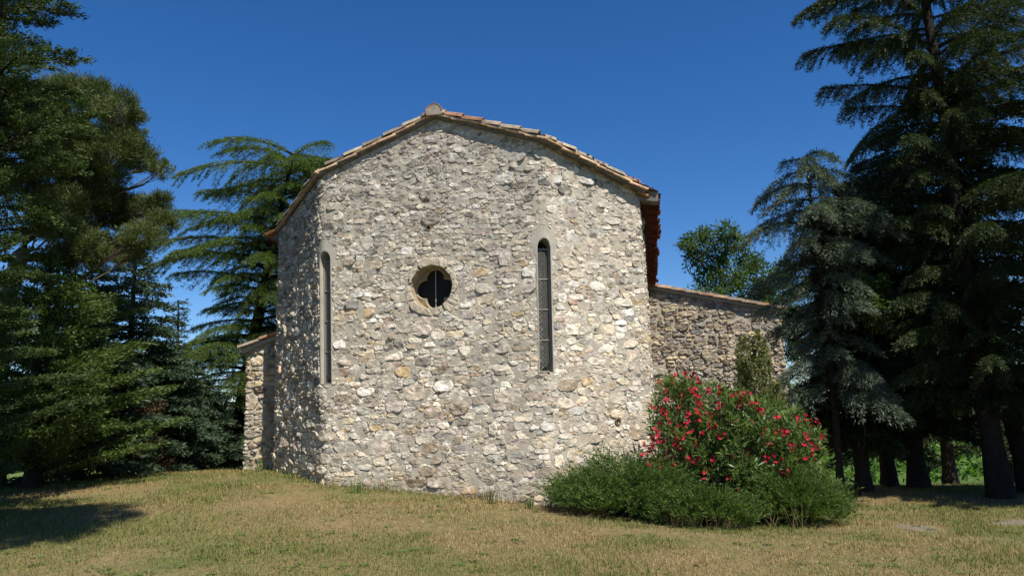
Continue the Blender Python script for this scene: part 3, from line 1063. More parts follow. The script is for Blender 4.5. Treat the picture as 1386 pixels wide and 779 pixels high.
def annex(A, B, zA, zB, back, dirb, ov, amax, seed, label, tonek=1.0):
    """lean-to wall from A to B (xy) under a sloping edge, with its roof running back"""
    A = np.asarray(A, float); B = np.asarray(B, float); dirb = np.asarray(dirb, float)
    rng = np.random.default_rng(seed)
    g = Geo()
    d = unit(B - A)
    ends = [A, B, B + dirb * back] if ov > 0 else [A + dirb * back, A, B]
    S_ = Strip(ends, None, 6, 0, .03)
    Lw = np.linalg.norm(B - A)
    def top(s):
        q = S_.p(np.asarray(s, float), np.full(np.shape(s), 1.))
        x = (q - A) @ d
        return zA + (zB - zA) * np.clip(x / Lw, -.05, 1.05)
    zlo = min(gz(*A), gz(*B)) - .6
    mortar_sheet(g, S_, S_.k[-1], zlo, top, none_, .07)
    st, rr, K = pack_stones(S_, S_.k[-1], zlo, max(zA, zB), lambda s: top(s) - .06, none_, rng, .04, amax, .028, (8000, 16000, 20000))
    stone_mesh(g, S_, st, rr, K, rng, PAL_GREY, (.02 + .03 * rng.random(len(st))), tone=lambda st, c: c * tonek)
    w = g.build('annex_wall', [M_MORTAR, M_STONE], chapel, smooth='first')
    tag(w, label)
    # roof: mortar fillet, then a course of tiles along the sloping edge, sheet behind
    g = Geo()
    no = np.array([d[1], -d[0]]); no = no if no @ np.array([0, -1.]) > 0 else -no
    A3 = np.array([*(A - d * (.05 if ov > 0 else .12)), zA - (zB - zA) / Lw * .05 + .0]); B3 = np.array([*(B + d * .16), zB + (zB - zA) / Lw * .16])
    L_ = np.linalg.norm(B3 - A3); dd = (B3 - A3) / L_
    no3 = np.array([*no, 0.]); upn = unit(np.cross(dd, no3)); upn = upn if upn[2] > 0 else -upn
    n_ = max(int(L_ / .42), 2); e = L_ / n_
    dep = np.array([*dirb, 0.]) * back
    sgn_ = 1 if zB < zA else -1
    for i in range(n_):
        s0 = A3 + dd * i * e; s1 = A3 + dd * (i + 1) * e
        lo = .022 if sgn_ > 0 else 0.; hi = 0. if sgn_ > 0 else .022
        c1 = TILE_COLS[rng.integers(0, 7)] * rng.uniform(.95, 1.3)
        # long strip of tiles from the verge to the back, one step per course
        f0 = s0 + no3 * .2 + upn * (.045 + hi * 0); f1 = s1 + no3 * .2 + upn * .045 + dd * .03 * sgn_
        f0 = f0 + upn * (0 if sgn_ > 0 else .022); f1 = f1 + upn * (.022 if sgn_ > 0 else 0)
        V = np.array([f0, f1, f1 + dep, f0 + dep]); V = np.concatenate([V, V + upn * (.05 if ov < 0 else .085)])
        g.add(V, [[0, 3, 2, 1], [4, 5, 6, 7], [0, 1, 5, 4], [1, 2, 6, 5], [2, 3, 7, 6], [3, 0, 4, 7]], c1, 0)
    rf = g.build('annex_roof', M_TILE, w)
    g = Geo()
    V = np.array([A3 + no3 * .1 - upn * .05, B3 - dd * .08 + no3 * .1 - upn * .05, B3 - dd * .08 + dep - upn * .05, A3 + dep - upn * .05])
    V = np.concatenate([V, V + upn * .09])
    g.add(V, [[0, 3, 2, 1], [4, 5, 6, 7], [0, 1, 5, 4], [1, 2, 6, 5], [2, 3, 7, 6], [3, 0, 4, 7]])
    g.build('roof_bed', M_CEMENT, w)
    return w


YA = 25.5
Pn = P3 + RIDGE * NAVE
a_l = at(868, 386, Pn[1] - .2); a_r = at(1055, 420, Pn[1] - 1.2)
annex(a_l[:2] - np.array(CROSS) * .3, a_r[:2], a_l[2] + .05, a_r[2], 4.5, RIDGE, 1, .26, 41, 'low lean-to wall of squarish brown stones', 1.05)
YL = 15.9
b_l = at(335, 474, YL); b_r = at(382, 452, YL)
annex(b_l[:2], b_r[:2] + np.array([.35, 0]), b_l[2], b_r[2] + .1, 5, RIDGE, -1, .19, 43, 'narrow lean-to wall left of the apse', 1.15)

# ------------------------------------------------------------------ vegetation tools
def rand_dir(n, rng):
    return unit(rng.normal(size=(n, 3)))


def rot_h(v, ang):
    c, s = np.cos(ang), np.sin(ang)
    return np.stack([v[..., 0] * c - v[..., 1] * s, v[..., 0] * s + v[..., 1] * c, v[..., 2]], -1)


def conifer(name, base, H, R, label, cat, mat, seed, n_br=70, n_leaf=50000, t0=.12, prof=None, rise=.12, droop=.3,
            twig=.42, leaf=(.09, .17), lw=.035, bark=None, tr=.2, hang=.25, lean=(0, 0), n2=13, group=None, az_bias=None, flat=.6, jit=.05, dens_low=1.0, lv=(.68, 1.12), fw=(1.12, .55), leader=1.0):
    """whorled conifer: tapered trunk, curved limbs, flat feathery sprays of needle tufts"""
    rng = np.random.default_rng(seed)
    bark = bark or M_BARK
    base = np.array([base[0], base[1], gz(base[0], base[1]) - .08]) if len(base) == 2 else np.asarray(base, float)
    root = thing(name, tuple(base), label, cat, group)
    prof = prof or (lambda t: (1 - t) ** .8)
    tt = np.linspace(0, 1, 14)
    wob = np.c_[fbm(tt * 2, tt * 0 + seed, 0, 3, 2) - .5, fbm(tt * 2, tt * 0 + seed + 9, 0, 4, 2) - .5] * H * .025
    wob -= wob[0]
    tp = np.c_[base[0] + lean[0] * tt ** 1.2 + wob[:, 0], base[1] + lean[1] * tt ** 1.2 + wob[:, 1], base[2] + H * tt]
    g = Geo()
    rad = tr * (1 - tt) ** .8 + .015; rad[0] *= 1.35
    kl = max(int(round(14 * leader)), 3)
    g.tube(tp[:kl], rad[:kl], 10)
    t = t0 + (1 - t0) * (np.arange(n_br) + rng.random(n_br)) / n_br
    az = np.arange(n_br) * 2.399 + rng.normal(0, .35, n_br)
    L = R * prof(t) * rng.uniform(lv[0], lv[1], n_br) + .12
    if az_bias is not None:
        L *= 1 + az_bias[1] * np.cos(az - az_bias[0])
    b0 = np.stack([np.interp(t, tt, tp[:, i]) for i in range(3)], -1)
    d = np.stack([np.cos(az), np.sin(az), 0 * az], -1)
    rs = rise + rng.normal(0, .07, n_br); dr = droop * rng.uniform(.6, 1.3, n_br)
    def bp(i, u):
        return b0[i] + d[i] * (L[i] * u)[..., None] + np.stack([0 * u, 0 * u, L[i] * (rs[i] * u - dr[i] * u * u)], -1)
    us = np.linspace(0, 1, 6)
    for i in range(n_br):
        p = bp(np.full(6, i), us); p[0] -= d[i] * .05
        g.tube(p, np.linspace(.013 + .013 * L[i], .005, 6), 4, cap=False)
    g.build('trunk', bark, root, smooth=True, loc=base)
    w = L ** 1.5 * np.where(t < .3, dens_low, 1); w /= w.sum()
    i = rng.choice(n_br, n_leaf, p=w)
    slot = rng.integers(0, n2, n_leaf); side = rng.integers(0, 2, n_leaf) * 2 - 1
    key = (i * 977 + slot * 31 + (side > 0)) % 65521
    T = np.random.default_rng(seed + 1).random((65521, 3))
    hsh = T[key]
    u = np.clip(.10 + .9 * (slot + .2 + .6 * hsh[:, 0]) / n2, 0, 1)
    v = rng.random(n_leaf) ** .75
    l2 = (twig * L[i] * (1 - u * .72) * (.55 + .7 * hsh[:, 1]) + .12) * np.minimum(1, u * 3.2)
    ang = side * (fw[0] - fw[1] * u + .35 * (hsh[:, 2] - .5))
    d2 = rot_h(d[i], ang)
    # a few go to the very tip of the limb
    P = bp(i, u) + d2 * (l2 * v)[:, None]
    P[:, 2] += -hang * l2 * v * v + .05 * l2 * v + rng.normal(0, jit, n_leaf) * .5
    P[:, :2] += rng.normal(0, jit, (n_leaf, 2))
    P += rot_h(d2, np.full(n_leaf, 1.57)) * ((rng.random(n_leaf) - .5) * .25 * l2 * (1 - v))[:, None]
    D = unit(d2 * .55 + d[i] * .35 + rng.normal(0, .38, (n_leaf, 3)) + np.array([0, 0, .08]) - np.array([0, 0, 1.]) * (hang * .6 * v)[:, None])
    N = unit(np.array([0, 0, 1.]) * flat + rng.normal(0, .45, (n_leaf, 3)))
    g = Geo()
    g.leaves(P, D, N, rng.uniform(leaf[0], leaf[1], n_leaf), lw * rng.uniform(.6, 1.3, n_leaf))
    g.build('crown', mat, root, loc=base)
    return root


def clump_tree(name, base, label, cat, mat, bark, seed, trunk, limbs, clumps, n_leaf, leaf=(.08, .16), lw=.03, up=.5, group=None, droop=0., radial=.8, tr=.16, shell=.55, jit=.17):
    """tree whose crown is many separate tufts: trunk polyline, limbs to each clump, needles or leaves bursting outward"""
    rng = np.random.default_rng(seed)
    base = np.asarray(base, float)
    root = thing(name, tuple(base), label, cat, group)
    g = Geo()
    tk = np.asarray(trunk, float)
    tt = np.linspace(0, 1, 12); kk = np.linspace(0, 1, len(tk))
    tp = np.stack([np.interp(tt, kk, tk[:, i]) for i in range(3)], -1)
    tp[1:-1] += rng.normal(0, .05, (10, 3)) * [1, 1, 0]
    rad = tr * (1 - tt * .75); rad[0] *= 1.3
    g.tube(tp, rad, 10)
    C = np.array([c[:3] for c in clumps]); Rr = np.array([c[3] for c in clumps])
    for c, r in zip(C, Rr):
        f = rng.uniform(.45, 1.0); s = np.array([np.interp(f, tt, tp[:, j]) for j in range(3)])
        if limbs == 'near':
            k = np.argmin(np.abs(tp[:, 2] - (c[2] - .35 * np.linalg.norm(c[:2] - tp[:, :2].mean(0))))); s = tp[k]
        m = (s + c) / 2 + rng.normal(0, .1, 3) + np.array([0, 0, -.12 * np.linalg.norm(c - s)])
        uu = np.linspace(0, 1, 7)[:, None]
        p = s * (1 - uu) ** 2 + 2 * m * uu * (1 - uu) + c * uu ** 2
        p[1:-1] += rng.normal(0, .03, (5, 3))
        g.tube(p, np.linspace(min(.035, .012 + .012 * np.linalg.norm(c - s)), .007, 7), 5, cap=False)
        for q in range(5):
            e = c + rand_dir(1, rng)[0] * r * .7
            g.tube(np.array([p[4], (p[5] + e) / 2, e]), [.012, .008, .004], 4, cap=False)
    g.build('trunk', bark, root, smooth=True, loc=base)
    w = Rr ** 2.2; w /= w.sum()
    i = rng.choice(len(C), n_leaf, p=w)
    # tufts: sub-clusters within each clump
    ns = 26
    sub = unit(np.random.default_rng(seed + 5).normal(size=(len(C), ns, 3))) * (shell + (1 - shell) * np.random.default_rng(seed + 6).random((len(C), ns, 1)))
    sub[..., 2] *= .72
    j = rng.integers(0, ns, n_leaf)
    o = sub[i, j] + rng.normal(0, jit, (n_leaf, 3))
    P = C[i] + o * Rr[i][:, None]
    D = unit(unit(o) * radial + np.array([0, 0, up - droop]) + rng.normal(0, .5, (n_leaf, 3)))
    N = rand_dir(n_leaf, rng) * .7 + np.array([0, 0, .6])
    g = Geo()
    g.leaves(P, D, unit(N), rng.uniform(leaf[0], leaf[1], n_leaf), lw * rng.uniform(.7, 1.3, n_leaf))
    g.build('crown', mat, root, loc=base)
    return root


M_CEDAR = mat_leaf('cedar_needles', (.030, .055, .016), (.085, .13, .034), (.165, .205, .06), .25)
M_DCEDAR = mat_leaf('dark_cedar_needles', (.016, .028, .012), (.036, .056, .020), (.07, .09, .034), .15)
M_NCEDAR = mat_leaf('near_cedar_needles', (.018, .036, .011), (.045, .075, .020), (.095, .13, .036), .2)
M_BCEDAR = mat_leaf('blue_cedar_needles', (.03, .046, .034), (.085, .115, .088), (.18, .215, .165), .2)
M_PINE = mat_leaf('pine_needles', (.035, .052, .016), (.075, .10, .028), (.13, .155, .05), .2)
M_FIR = mat_leaf('fir_needles', (.022, .042, .026), (.048, .080, .046), (.09, .125, .075), .15)
M_CYP = mat_leaf('cypress_sprays', (.028, .052, .014), (.07, .11, .028), (.13, .165, .05), .25)
M_DEAD = mat_leaf('dead_foliage', (.05, .03, .015), (.10, .062, .03), (.15, .10, .05), .1, tint=(1.2, 1, .7))
M_ASH = mat_leaf('ash_leaves', (.028, .052, .012), (.055, .092, .02), (.095, .14, .035), .35)
M_JUN = mat_leaf('juniper_sprays', (.03, .06, .014), (.075, .125, .026), (.14, .19, .05), .3)
M_OLE = mat_leaf('oleander_leaves', (.045, .085, .02), (.095, .15, .035), (.18, .24, .075), .3, .45, .4)
M_PHO = mat_leaf('pale_shrub_leaves', (.07, .085, .03), (.13, .145, .055), (.20, .21, .10), .3)
M_VINE = mat_leaf('vine_leaves', (.05, .10, .018), (.08, .155, .028), (.13, .22, .045), .35)


def xy(px, Y):
    return (px - W0 / 2) / FPX * Y * 1.0 - .0


def place(px, Y, py=600):
    return tuple(at(px, py, Y)[:2])


# ------------------------------------------------------------------ left side trees
conifer('cedar_tree', place(318, 22.5), 10.2, 3.3, 'tall green cedar with layered branches just left of the chapel', 'cedar tree', M_CEDAR, 101,
        n_br=165, n_leaf=560000, t0=.1, prof=lambda t: np.where(t > .9, .72 + .25 * ((1 - t) / .1) ** .5, .80 + .16 * np.sin(t * 21)), rise=.30, droop=.44, hang=.62, tr=.25, lean=(1.5, 0), fw=(.95, .45),
        twig=.42, leaf=(.05, .105), lw=.017, lv=(.5, 1.1), jit=.025, n2=17, leader=.88)

# spruce-like, blue green
conifer('fir_tree', place(170, 17.5), 5.6, 2.0, 'blue-green fir behind the left edge of the lawn', 'fir tree', M_FIR, 111,
        n_br=95, n_leaf=70000, t0=.04, prof=lambda t: (1 - t) ** .75, rise=.1, droop=.25, twig=.45, leaf=(.07, .13), lw=.035, tr=.12)
conifer('cypress_tree', place(48, 13.5), 4.4, 2.0, 'bushy yellow-green cypress under the tall pine', 'cypress tree', M_CYP, 112,
        n_br=90, n_leaf=70000, t0=.05, prof=lambda t: (1 - t ** 2.2) * .95 + .05, rise=.45, droop=.12, leaf=(.06, .11), lw=.03, tr=.14, hang=-.1)
conifer('fir_tree', place(232, 24), 6.0, 1.5, 'slim distant fir with a thin bare spire', 'fir tree', M_FIR, 113,
        n_br=80, n_leaf=30000, t0=.04, prof=lambda t: np.maximum((1 - t * 1.25), .03) ** .8, rise=.05, droop=.2, tr=.1)
conifer('fir_tree', place(268, 20.5), 2.7, 1.25, 'low dark fir beside the cedar trunk', 'fir tree', M_FIR, 114,
        n_br=60, n_leaf=30000, t0=.03, prof=lambda t: (1 - t) ** .6, rise=.1, droop=.2, tr=.08)
conifer('fir_tree', place(215, 18.4), 3.4, 1.35, 'small dark fir beside the brown bush', 'fir tree', M_FIR, 115,
        n_br=60, n_leaf=34000, t0=.03, prof=lambda t: (1 - t) ** .65, rise=.12, droop=.2, tr=.08)
conifer('fir_tree', place(108, 15.8), 4.6, 1.8, 'dense fir between the cypress and the brown bush', 'fir tree', M_FIR, 116,
        n_br=80, n_leaf=52000, t0=.03, prof=lambda t: (1 - t) ** .65, rise=.12, droop=.2, tr=.1)

# brown dying bush
r_ = np.random.default_rng(61)
bx, by = place(172, 16.6); bz = gz(bx, by)
cl = [(bx + r_.normal(0, .38), by + r_.normal(0, .3), bz + .25 + 1.2 * r_.random() ** 1.3, .28 + .15 * r_.random()) for _ in range(16)]
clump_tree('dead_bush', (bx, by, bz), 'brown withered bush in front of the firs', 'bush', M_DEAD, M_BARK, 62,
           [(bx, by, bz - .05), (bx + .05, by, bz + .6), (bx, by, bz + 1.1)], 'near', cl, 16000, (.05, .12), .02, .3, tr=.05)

# aleppo pine, leaning trunk, tufted crown
r_ = np.random.default_rng(71)
YP = 14.5
bx, by = place(-6, YP); bz = gz(bx, by)
trunk = [(bx, by, bz - .1), tuple(at(18, 350, YP)), tuple(at(62, 282, YP)), tuple(at(105, 200, YP)), tuple(at(120, 140, YP))]
cl = []
for px, py, r in ((80, 125, .6), (125, 128, .62), (160, 150, .6), (70, 170, .6), (110, 180, .7), (150, 195, .7), (185, 215, .55), (95, 225, .65), (140, 235, .6), (60, 215, .6), (20, 190, .7), (40, 140, .6), (30, 250, .6),
                  (175, 275, .55), (205, 285, .5), (222, 298, .35), (150, 300, .5), (190, 320, .5), (165, 338, .5), (120, 330, .5), (208, 225, .3), (65, 310, .35), (0, 240, .7), (10, 130, .7), (90, 345, .5), (140, 350, .5), (180, 180, .4), (70, 275, .6), (100, 265, .6), (125, 275, .6), (85, 305, .55), (150, 265, .45), (110, 310, .5)):
    for q in range(2):
        Y = YP + r_.normal(0, .9)
        p = at(px + r_.normal(0, 6), py + r_.normal(0, 6), Y)
        cl.append((*p, r * .70))
clump_tree('pine_tree', (bx, by, bz), 'tall pine with leaning pale trunk and tufted crown', 'pine tree', M_PINE, M_PBARK, 72, trunk, 'near', cl, 300000, (.06, .115), .012, .45, tr=.2, shell=.5, jit=.15)

# near cedar on the left edge
conifer('cedar_tree', place(-82, 10.2), 12.5, 1.5, 'dark near cedar cut off by the left edge of the photo', 'cedar tree', M_NCEDAR, 121,
        n_br=150, n_leaf=280000, t0=.03, prof=lambda t: .8 + .2 * np.sin(t * 19) - .2 * np.clip(.25 - t, 0, 1), rise=.55, droop=.3, leaf=(.035, .075), lw=.02, tr=.26, hang=-.15, n2=8, twig=.42, lv=(.35, 1.2), jit=.035, flat=.1)

r_ = np.random.default_rng(171)
bz = gz(-4.6, .6)
cl = [(-3.45 + r_.normal(0, .7), 5.2 + r_.normal(0, .5), 8.4 + r_.normal(0, .5), .5) for _ in range(26)] + [(-4.2 + r_.normal(0, 1), 1 + r_.normal(0, .8), 9.5 + r_.normal(0, .6), .6) for _ in range(14)]
clump_tree('pine_tree', (-4.6, .6, bz), 'pine just left of the viewpoint, its bough shading the near left of the lawn', 'pine tree', M_PINE, M_PBARK, 172,
           [(-4.6, .6, bz - .1), (-4.5, .9, 3.5), (-4.3, 1.9, 6.6), (-3.8, 3.2, 8.2)], 'any', cl, 60000, (.09, .17), .03, .5, tr=.24)

# ------------------------------------------------------------------ right side trees
r_ = np.random.default_rng(81)
YD = 33.
bx, by = place(985, YD); bz = gz(bx, by)
cl = []
for px, py, r in ((940, 325, .6), (960, 318, .6), (985, 315, .6), (1000, 330, .6), (940, 350, .6), (970, 345, .7), (1010, 355, .7), (955, 375, .7), (985, 378, .8), (1025, 370, .7), (1045, 385, .7), (1020, 400, .8), (1050, 410, .8), (960, 400, .7), (1070, 430, .9), (1075, 470, .9), (1040, 440, .9), (990, 420, .9), (930, 332, .35), (1060, 365, .6)):
    p = at(px, py, YD + r_.normal(0, 1.0)); cl.append((*p, r * .95))
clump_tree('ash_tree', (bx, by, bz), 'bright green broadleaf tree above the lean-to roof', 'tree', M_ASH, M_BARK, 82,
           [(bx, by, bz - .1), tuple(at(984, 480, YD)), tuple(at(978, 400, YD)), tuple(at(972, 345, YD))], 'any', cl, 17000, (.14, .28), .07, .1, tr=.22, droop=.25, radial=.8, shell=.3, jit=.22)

BIGP = lambda t: np.where(t > .75, ((1 - t) / .25) ** .6, 1.0) * (.82 + .18 * np.sin(t * 23))
conifer('blue_cedar_tree', place(1132, 15.2), 7.3, 1.4, 'blue-grey cedar with drooping sprays right of the lean-to', 'cedar tree', M_BCEDAR, 131,
        n_br=74, n_leaf=90000, t0=.27, prof=lambda t: np.where(t > .8, .55 + .45 * ((1 - t) / .2) ** .8, .8 + .2 * np.sin(t * 25)), rise=.25, droop=.55, hang=.95, tr=.065, twig=.42, lv=(.4, 1.25), leaf=(.05, .11), lw=.018, fw=(.9, .4), jit=.03)
conifer('cedar_tree', place(1345, 14.6), 15.5, 2.85, 'huge dark cedar with long left-reaching boughs on the right edge', 'cedar tree', M_DCEDAR, 132,
        n_br=160, n_leaf=480000, t0=.1, prof=lambda t: np.interp(t, [0, .3, .42, .47, .55, .6, .7, 1], [.62, .7, .8, .95, 1.0, .85, .8, .1]), rise=.42, droop=.42, hang=.95, tr=.19, n2=22, twig=.27,
        leaf=(.05, .105), lw=.016, lv=(.45, 1.1), jit=.025, fw=(.82, .4), az_bias=(3.1, .08))
for px, Y, H, R, seed, lab, tr_ in ((1163, 16.2, 6.2, 1.0, 133, 'dark cedar with slim trunk nearest the oleander', .15),
                                    (1200, 18.5, 8.0, 1.7, 134, 'dark cedar with mid-sized trunk, second from the oleander', .13),
                                    (1237, 17.2, 8.0, 1.8, 135, 'dark cedar with thick straight trunk in the middle of the grove', .2),
                                    (1384, 15.4, 9.5, 2.2, 136, 'dark cedar with leaning trunk behind the huge cedar', .17)):
    conifer('cedar_tree', place(px, Y), H, R, lab, 'cedar tree', M_DCEDAR, seed, n_br=80, n_leaf=90000, t0=.16, prof=BIGP, rise=.15, droop=.4, hang=.5, tr=tr_,
            group='dark cedars of the right-hand grove', lean=(-.7, 0) if px == 1384 else (0, 0))
conifer('cedar_tree', (13.4, 10.6), 12.5, 3.4, 'cedar standing just past the right edge of the photo', 'cedar tree', M_DCEDAR, 139, n_br=90, n_leaf=110000, t0=.15, prof=BIGP, rise=.15, droop=.4, hang=.5, tr=.25, leaf=(.1, .2), lw=.06)
# trees behind the grove that close the view
for i, (px, Y, H, R) in enumerate(((1280, 24, 9, 3.0), (1370, 26, 9, 3.2), (1195, 27, 8, 2.2))):
    conifer('cedar_tree', place(px, Y), H, R, ['dim cedar standing back between the middle trunks', 'dim cedar standing back at the right frame edge', 'dim cedar standing back behind the slim trunks'][i],
            'cedar tree', M_DCEDAR, 150 + i, n_br=46, n_leaf=20000, t0=.14, prof=lambda t: (1 - t) ** .5, rise=.1, droop=.35, hang=.5, tr=.2, leaf=(.12, .22), lw=.05)

# young broadleaf sprays among the grove
for i, (px, py, Y, lab) in enumerate(((1178, 395, 14.8, 'bright green sapling leaning out of the grove'), )):
    r_ = np.random.default_rng(91 + i)
    bx, by = place(px - 22, Y + .6); bz = gz(bx, by)
    top = at(px, py, Y)
    cl = [(*at(px + r_.normal(0, 20), py + r_.normal(0, 26), Y + r_.normal(0, .3)), .26) for _ in range(12)]
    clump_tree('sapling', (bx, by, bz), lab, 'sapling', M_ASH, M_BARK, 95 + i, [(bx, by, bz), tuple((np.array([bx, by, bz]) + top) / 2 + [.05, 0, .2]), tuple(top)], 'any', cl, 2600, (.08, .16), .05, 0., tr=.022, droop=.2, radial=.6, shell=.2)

# ------------------------------------------------------------------ shrubs by the wall
def juniper(name, c, rx, ry, h, label, seed, n_sh=1100, per=34):
    rng = np.random.default_rng(seed)
    base = np.array([c[0], c[1], gz(*c)])
    a = rng.random(n_sh) * 2 * math.pi; q = rng.random(n_sh) ** .5
    sx = np.cos(a) * q; sy = np.sin(a) * q
    X = c[0] + rx * sx * .82; Y = c[1] + ry * sy * .82
    dome = np.sqrt(np.maximum(1 - .92 * q ** 2, 0))
    lump = .62 + .75 * vnoise(X * 1.9, Y * 1.9, 0, seed)
    Z = ground_z(X, Y) + h * dome * lump * rng.uniform(.35, .85, n_sh)
    el = np.radians(rng.uniform(18, 62, n_sh)) * (1.25 - .5 * q)
    az = np.arctan2(sy * ry, sx * rx) + rng.normal(0, .55, n_sh)
    D = np.stack([np.cos(az) * np.cos(el), np.sin(az) * np.cos(el), np.sin(el)], -1)
    L = h * rng.uniform(.28, .6, n_sh) * np.where(rng.random(n_sh) < .12, 1.5, 1)
    g = Geo()
    i = np.repeat(np.arange(n_sh), per); n = len(i)
    v = np.tile((np.arange(per) + .5) / per, n_sh)
    S0 = np.stack([X, Y, Z], -1)
    P = S0[i] + D[i] * (L[i] * v)[:, None] + np.array([0, 0, -1]) * (.12 * L[i] * v * v)[:, None]
    sd_ = unit(np.cross(D[i], rand_dir(n, rng)))
    P += sd_ * (rng.random(n) * .05 * (1 - v))[:, None]
    LD = unit(D[i] * .9 + sd_ * .55 + rng.normal(0, .15, (n, 3)))
    g.leaves(P, LD, rand_dir(n, rng), rng.uniform(.05, .10, n) * (1.1 - .5 * v), .013 * rng.uniform(.7, 1.4, n))
    t = Geo()
    for k in range(0, n_sh, 6):
        p0 = np.array([c[0] + rng.normal(0, .1), c[1] + rng.normal(0, .08), base[2] - .03]); p2 = S0[k] + D[k] * L[k] * .3
        m = (p0 + p2) / 2 + np.array([0, 0, .1])
        t.tube(np.array([p0, m, p2]), [.018, .012, .005], 4, cap=False)
    root = thing(name, tuple(base), label, 'juniper')
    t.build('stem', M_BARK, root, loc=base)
    g.build('foliage', M_JUN, root, loc=base)
    return root


juniper('juniper_shrub', (1.75, 11.95), 1.35, .85, .86, 'low spreading juniper against the chapel wall, left of the oleander', 201)
juniper('juniper_shrub', (2.75, 11.35), .95, .7, .55, 'lowest juniper in front of the oleander base', 202, 700)
juniper('juniper_shrub', (4.25, 11.8), .8, .7, .74, 'rounded juniper at the right foot of the oleander', 203, 950)


def leafy(name, base, tips, label, cat, mat, seed, per, leaf, lw, up=.35, spread=.16, stem_n=60):
    """shrub of canes; leaves in whorls towards the ends"""
    rng = np.random.default_rng(seed)
    base = np.asarray(base, float); tips = np.asarray(tips, float); n_c = len(tips)
    root = thing(name, tuple(base), label, cat)
    t = Geo()
    p0 = base + rng.normal(0, .16, (n_c, 3)) * [1, 1, 0]
    p1 = (p0 + tips) / 2 + np.array([0, 0, 1.]) * (.18 * np.linalg.norm(tips - p0, axis=1))[:, None]
    for k in range(n_c):
        uu = np.linspace(0, 1, 5)[:, None]
        t.tube(p0[k] * (1 - uu) ** 2 + 2 * p1[k] * uu * (1 - uu) + tips[k] * uu ** 2, np.linspace(.014, .004, 5), 4, cap=False)
    t.build('stem', M_PBARK, root, loc=base)
    i = np.repeat(np.arange(n_c), per); n = len(i)
    u = 1 - .62 * rng.random(n) ** 1.5
    uu = u[:, None]
    P = p0[i] * (1 - uu) ** 2 + 2 * p1[i] * uu * (1 - uu) + tips[i] * uu ** 2
    T = unit(2 * (1 - uu) * (p1[i] - p0[i]) + 2 * uu * (tips[i] - p1[i]))
    P += rng.normal(0, spread, (n, 3)) * (1.2 - u)[:, None] * 1.2
    D = unit(T * .5 + rand_dir(n, rng) * .85 + np.array([0, 0, up]))
    N = unit(np.array([0, 0, .8]) + rng.normal(0, .5, (n, 3)))
    g = Geo()
    g.leaves(P, D, N, rng.uniform(leaf[0], leaf[1], n), lw * rng.uniform(.75, 1.25, n), mid=.5)
    g.build('foliage', mat, root, loc=base)
    return root


# oleander: high at the wall corner, lower to the right
r_ = np.random.default_rng(211)
ob = np.array([3.6, 12.45, gz(3.6, 12.45)])
tips = []
while len(tips) < 420:
    px = r_.uniform(878, 1122); topy = np.interp(px, [878, 890, 930, 965, 1010, 1050, 1090, 1115, 1122], [530, 508, 512, 522, 532, 545, 562, 590, 640])
    py = topy + (690 - topy) * r_.random() ** 1.35
    k = (py - topy) / (690 - topy)
    Y = 12.5 - 1.05 * math.sin(math.pi * min(.15 + k * .75, 1) ) * r_.uniform(-.7, 1.0) * math.sin(math.pi * np.clip((px - 860) / 280, .05, .95)) ** .5
    p = at(px, py, Y)
    if p[2] > gz(p[0], p[1]) + .25:
        tips.append(p)
tips = np.array(tips)
ole = leafy('oleander_shrub', ob, tips, 'large oleander with crimson flowers at the right corner of the chapel', 'oleander', M_OLE, 212, 58, (.10, .18), .03, .2, .13)

# flower clusters: a few shared shapes
m_, nt, b_, _o = new_mat('crimson_petals')
gi = nd(nt, 'ShaderNodeNewGeometry'); rp = ramp(nt, [(0, (.30, .004, .022)), (.6, (.46, .010, .045)), (1, (.58, .03, .09))]); nt.links.new(gi.outputs['Random Per Island'], rp.inputs[0])
nt.links.new(rp.outputs[0], b_.inputs['Base Color']); b_.inputs['Roughness'].default_value = .6
M_PETAL = m_
fm = []
for q in range(6):
    r = np.random.default_rng(300 + q)
    g = Geo()
    vv = [np.array([0, .05, -.06])]; ff = []
    for f in range(3 + q % 4):
        c = r.normal(0, .04, 3); ax_ = unit(np.array([0, -.5, .6]) + r.normal(0, .5, 3))
        s1 = unit(np.cross(ax_, [.3, .2, .9])); s2 = np.cross(ax_, s1)
        ci = len(vv); vv.append(c)
        for a_ in np.arange(5) * 2 * math.pi / 5 + r.random():
            d_ = unit(math.cos(a_) * s1 + math.sin(a_) * s2 + ax_ * .35); w_ = unit(np.cross(d_, ax_)) * .0135
            k = len(vv); vv += [c + d_ * .023 + w_, c + d_ * .035, c + d_ * .023 - w_]
            ff.append([ci, k, k + 1, k + 2])
        ff.append([0, ci, ci + 1, ci + 1 + 2])
    g.add(np.array(vv), np.array(ff))
    o = g.build('flower_cluster', M_PETAL, ole)
    fm.append(o.data); bpy.data.objects.remove(o)
fl = []
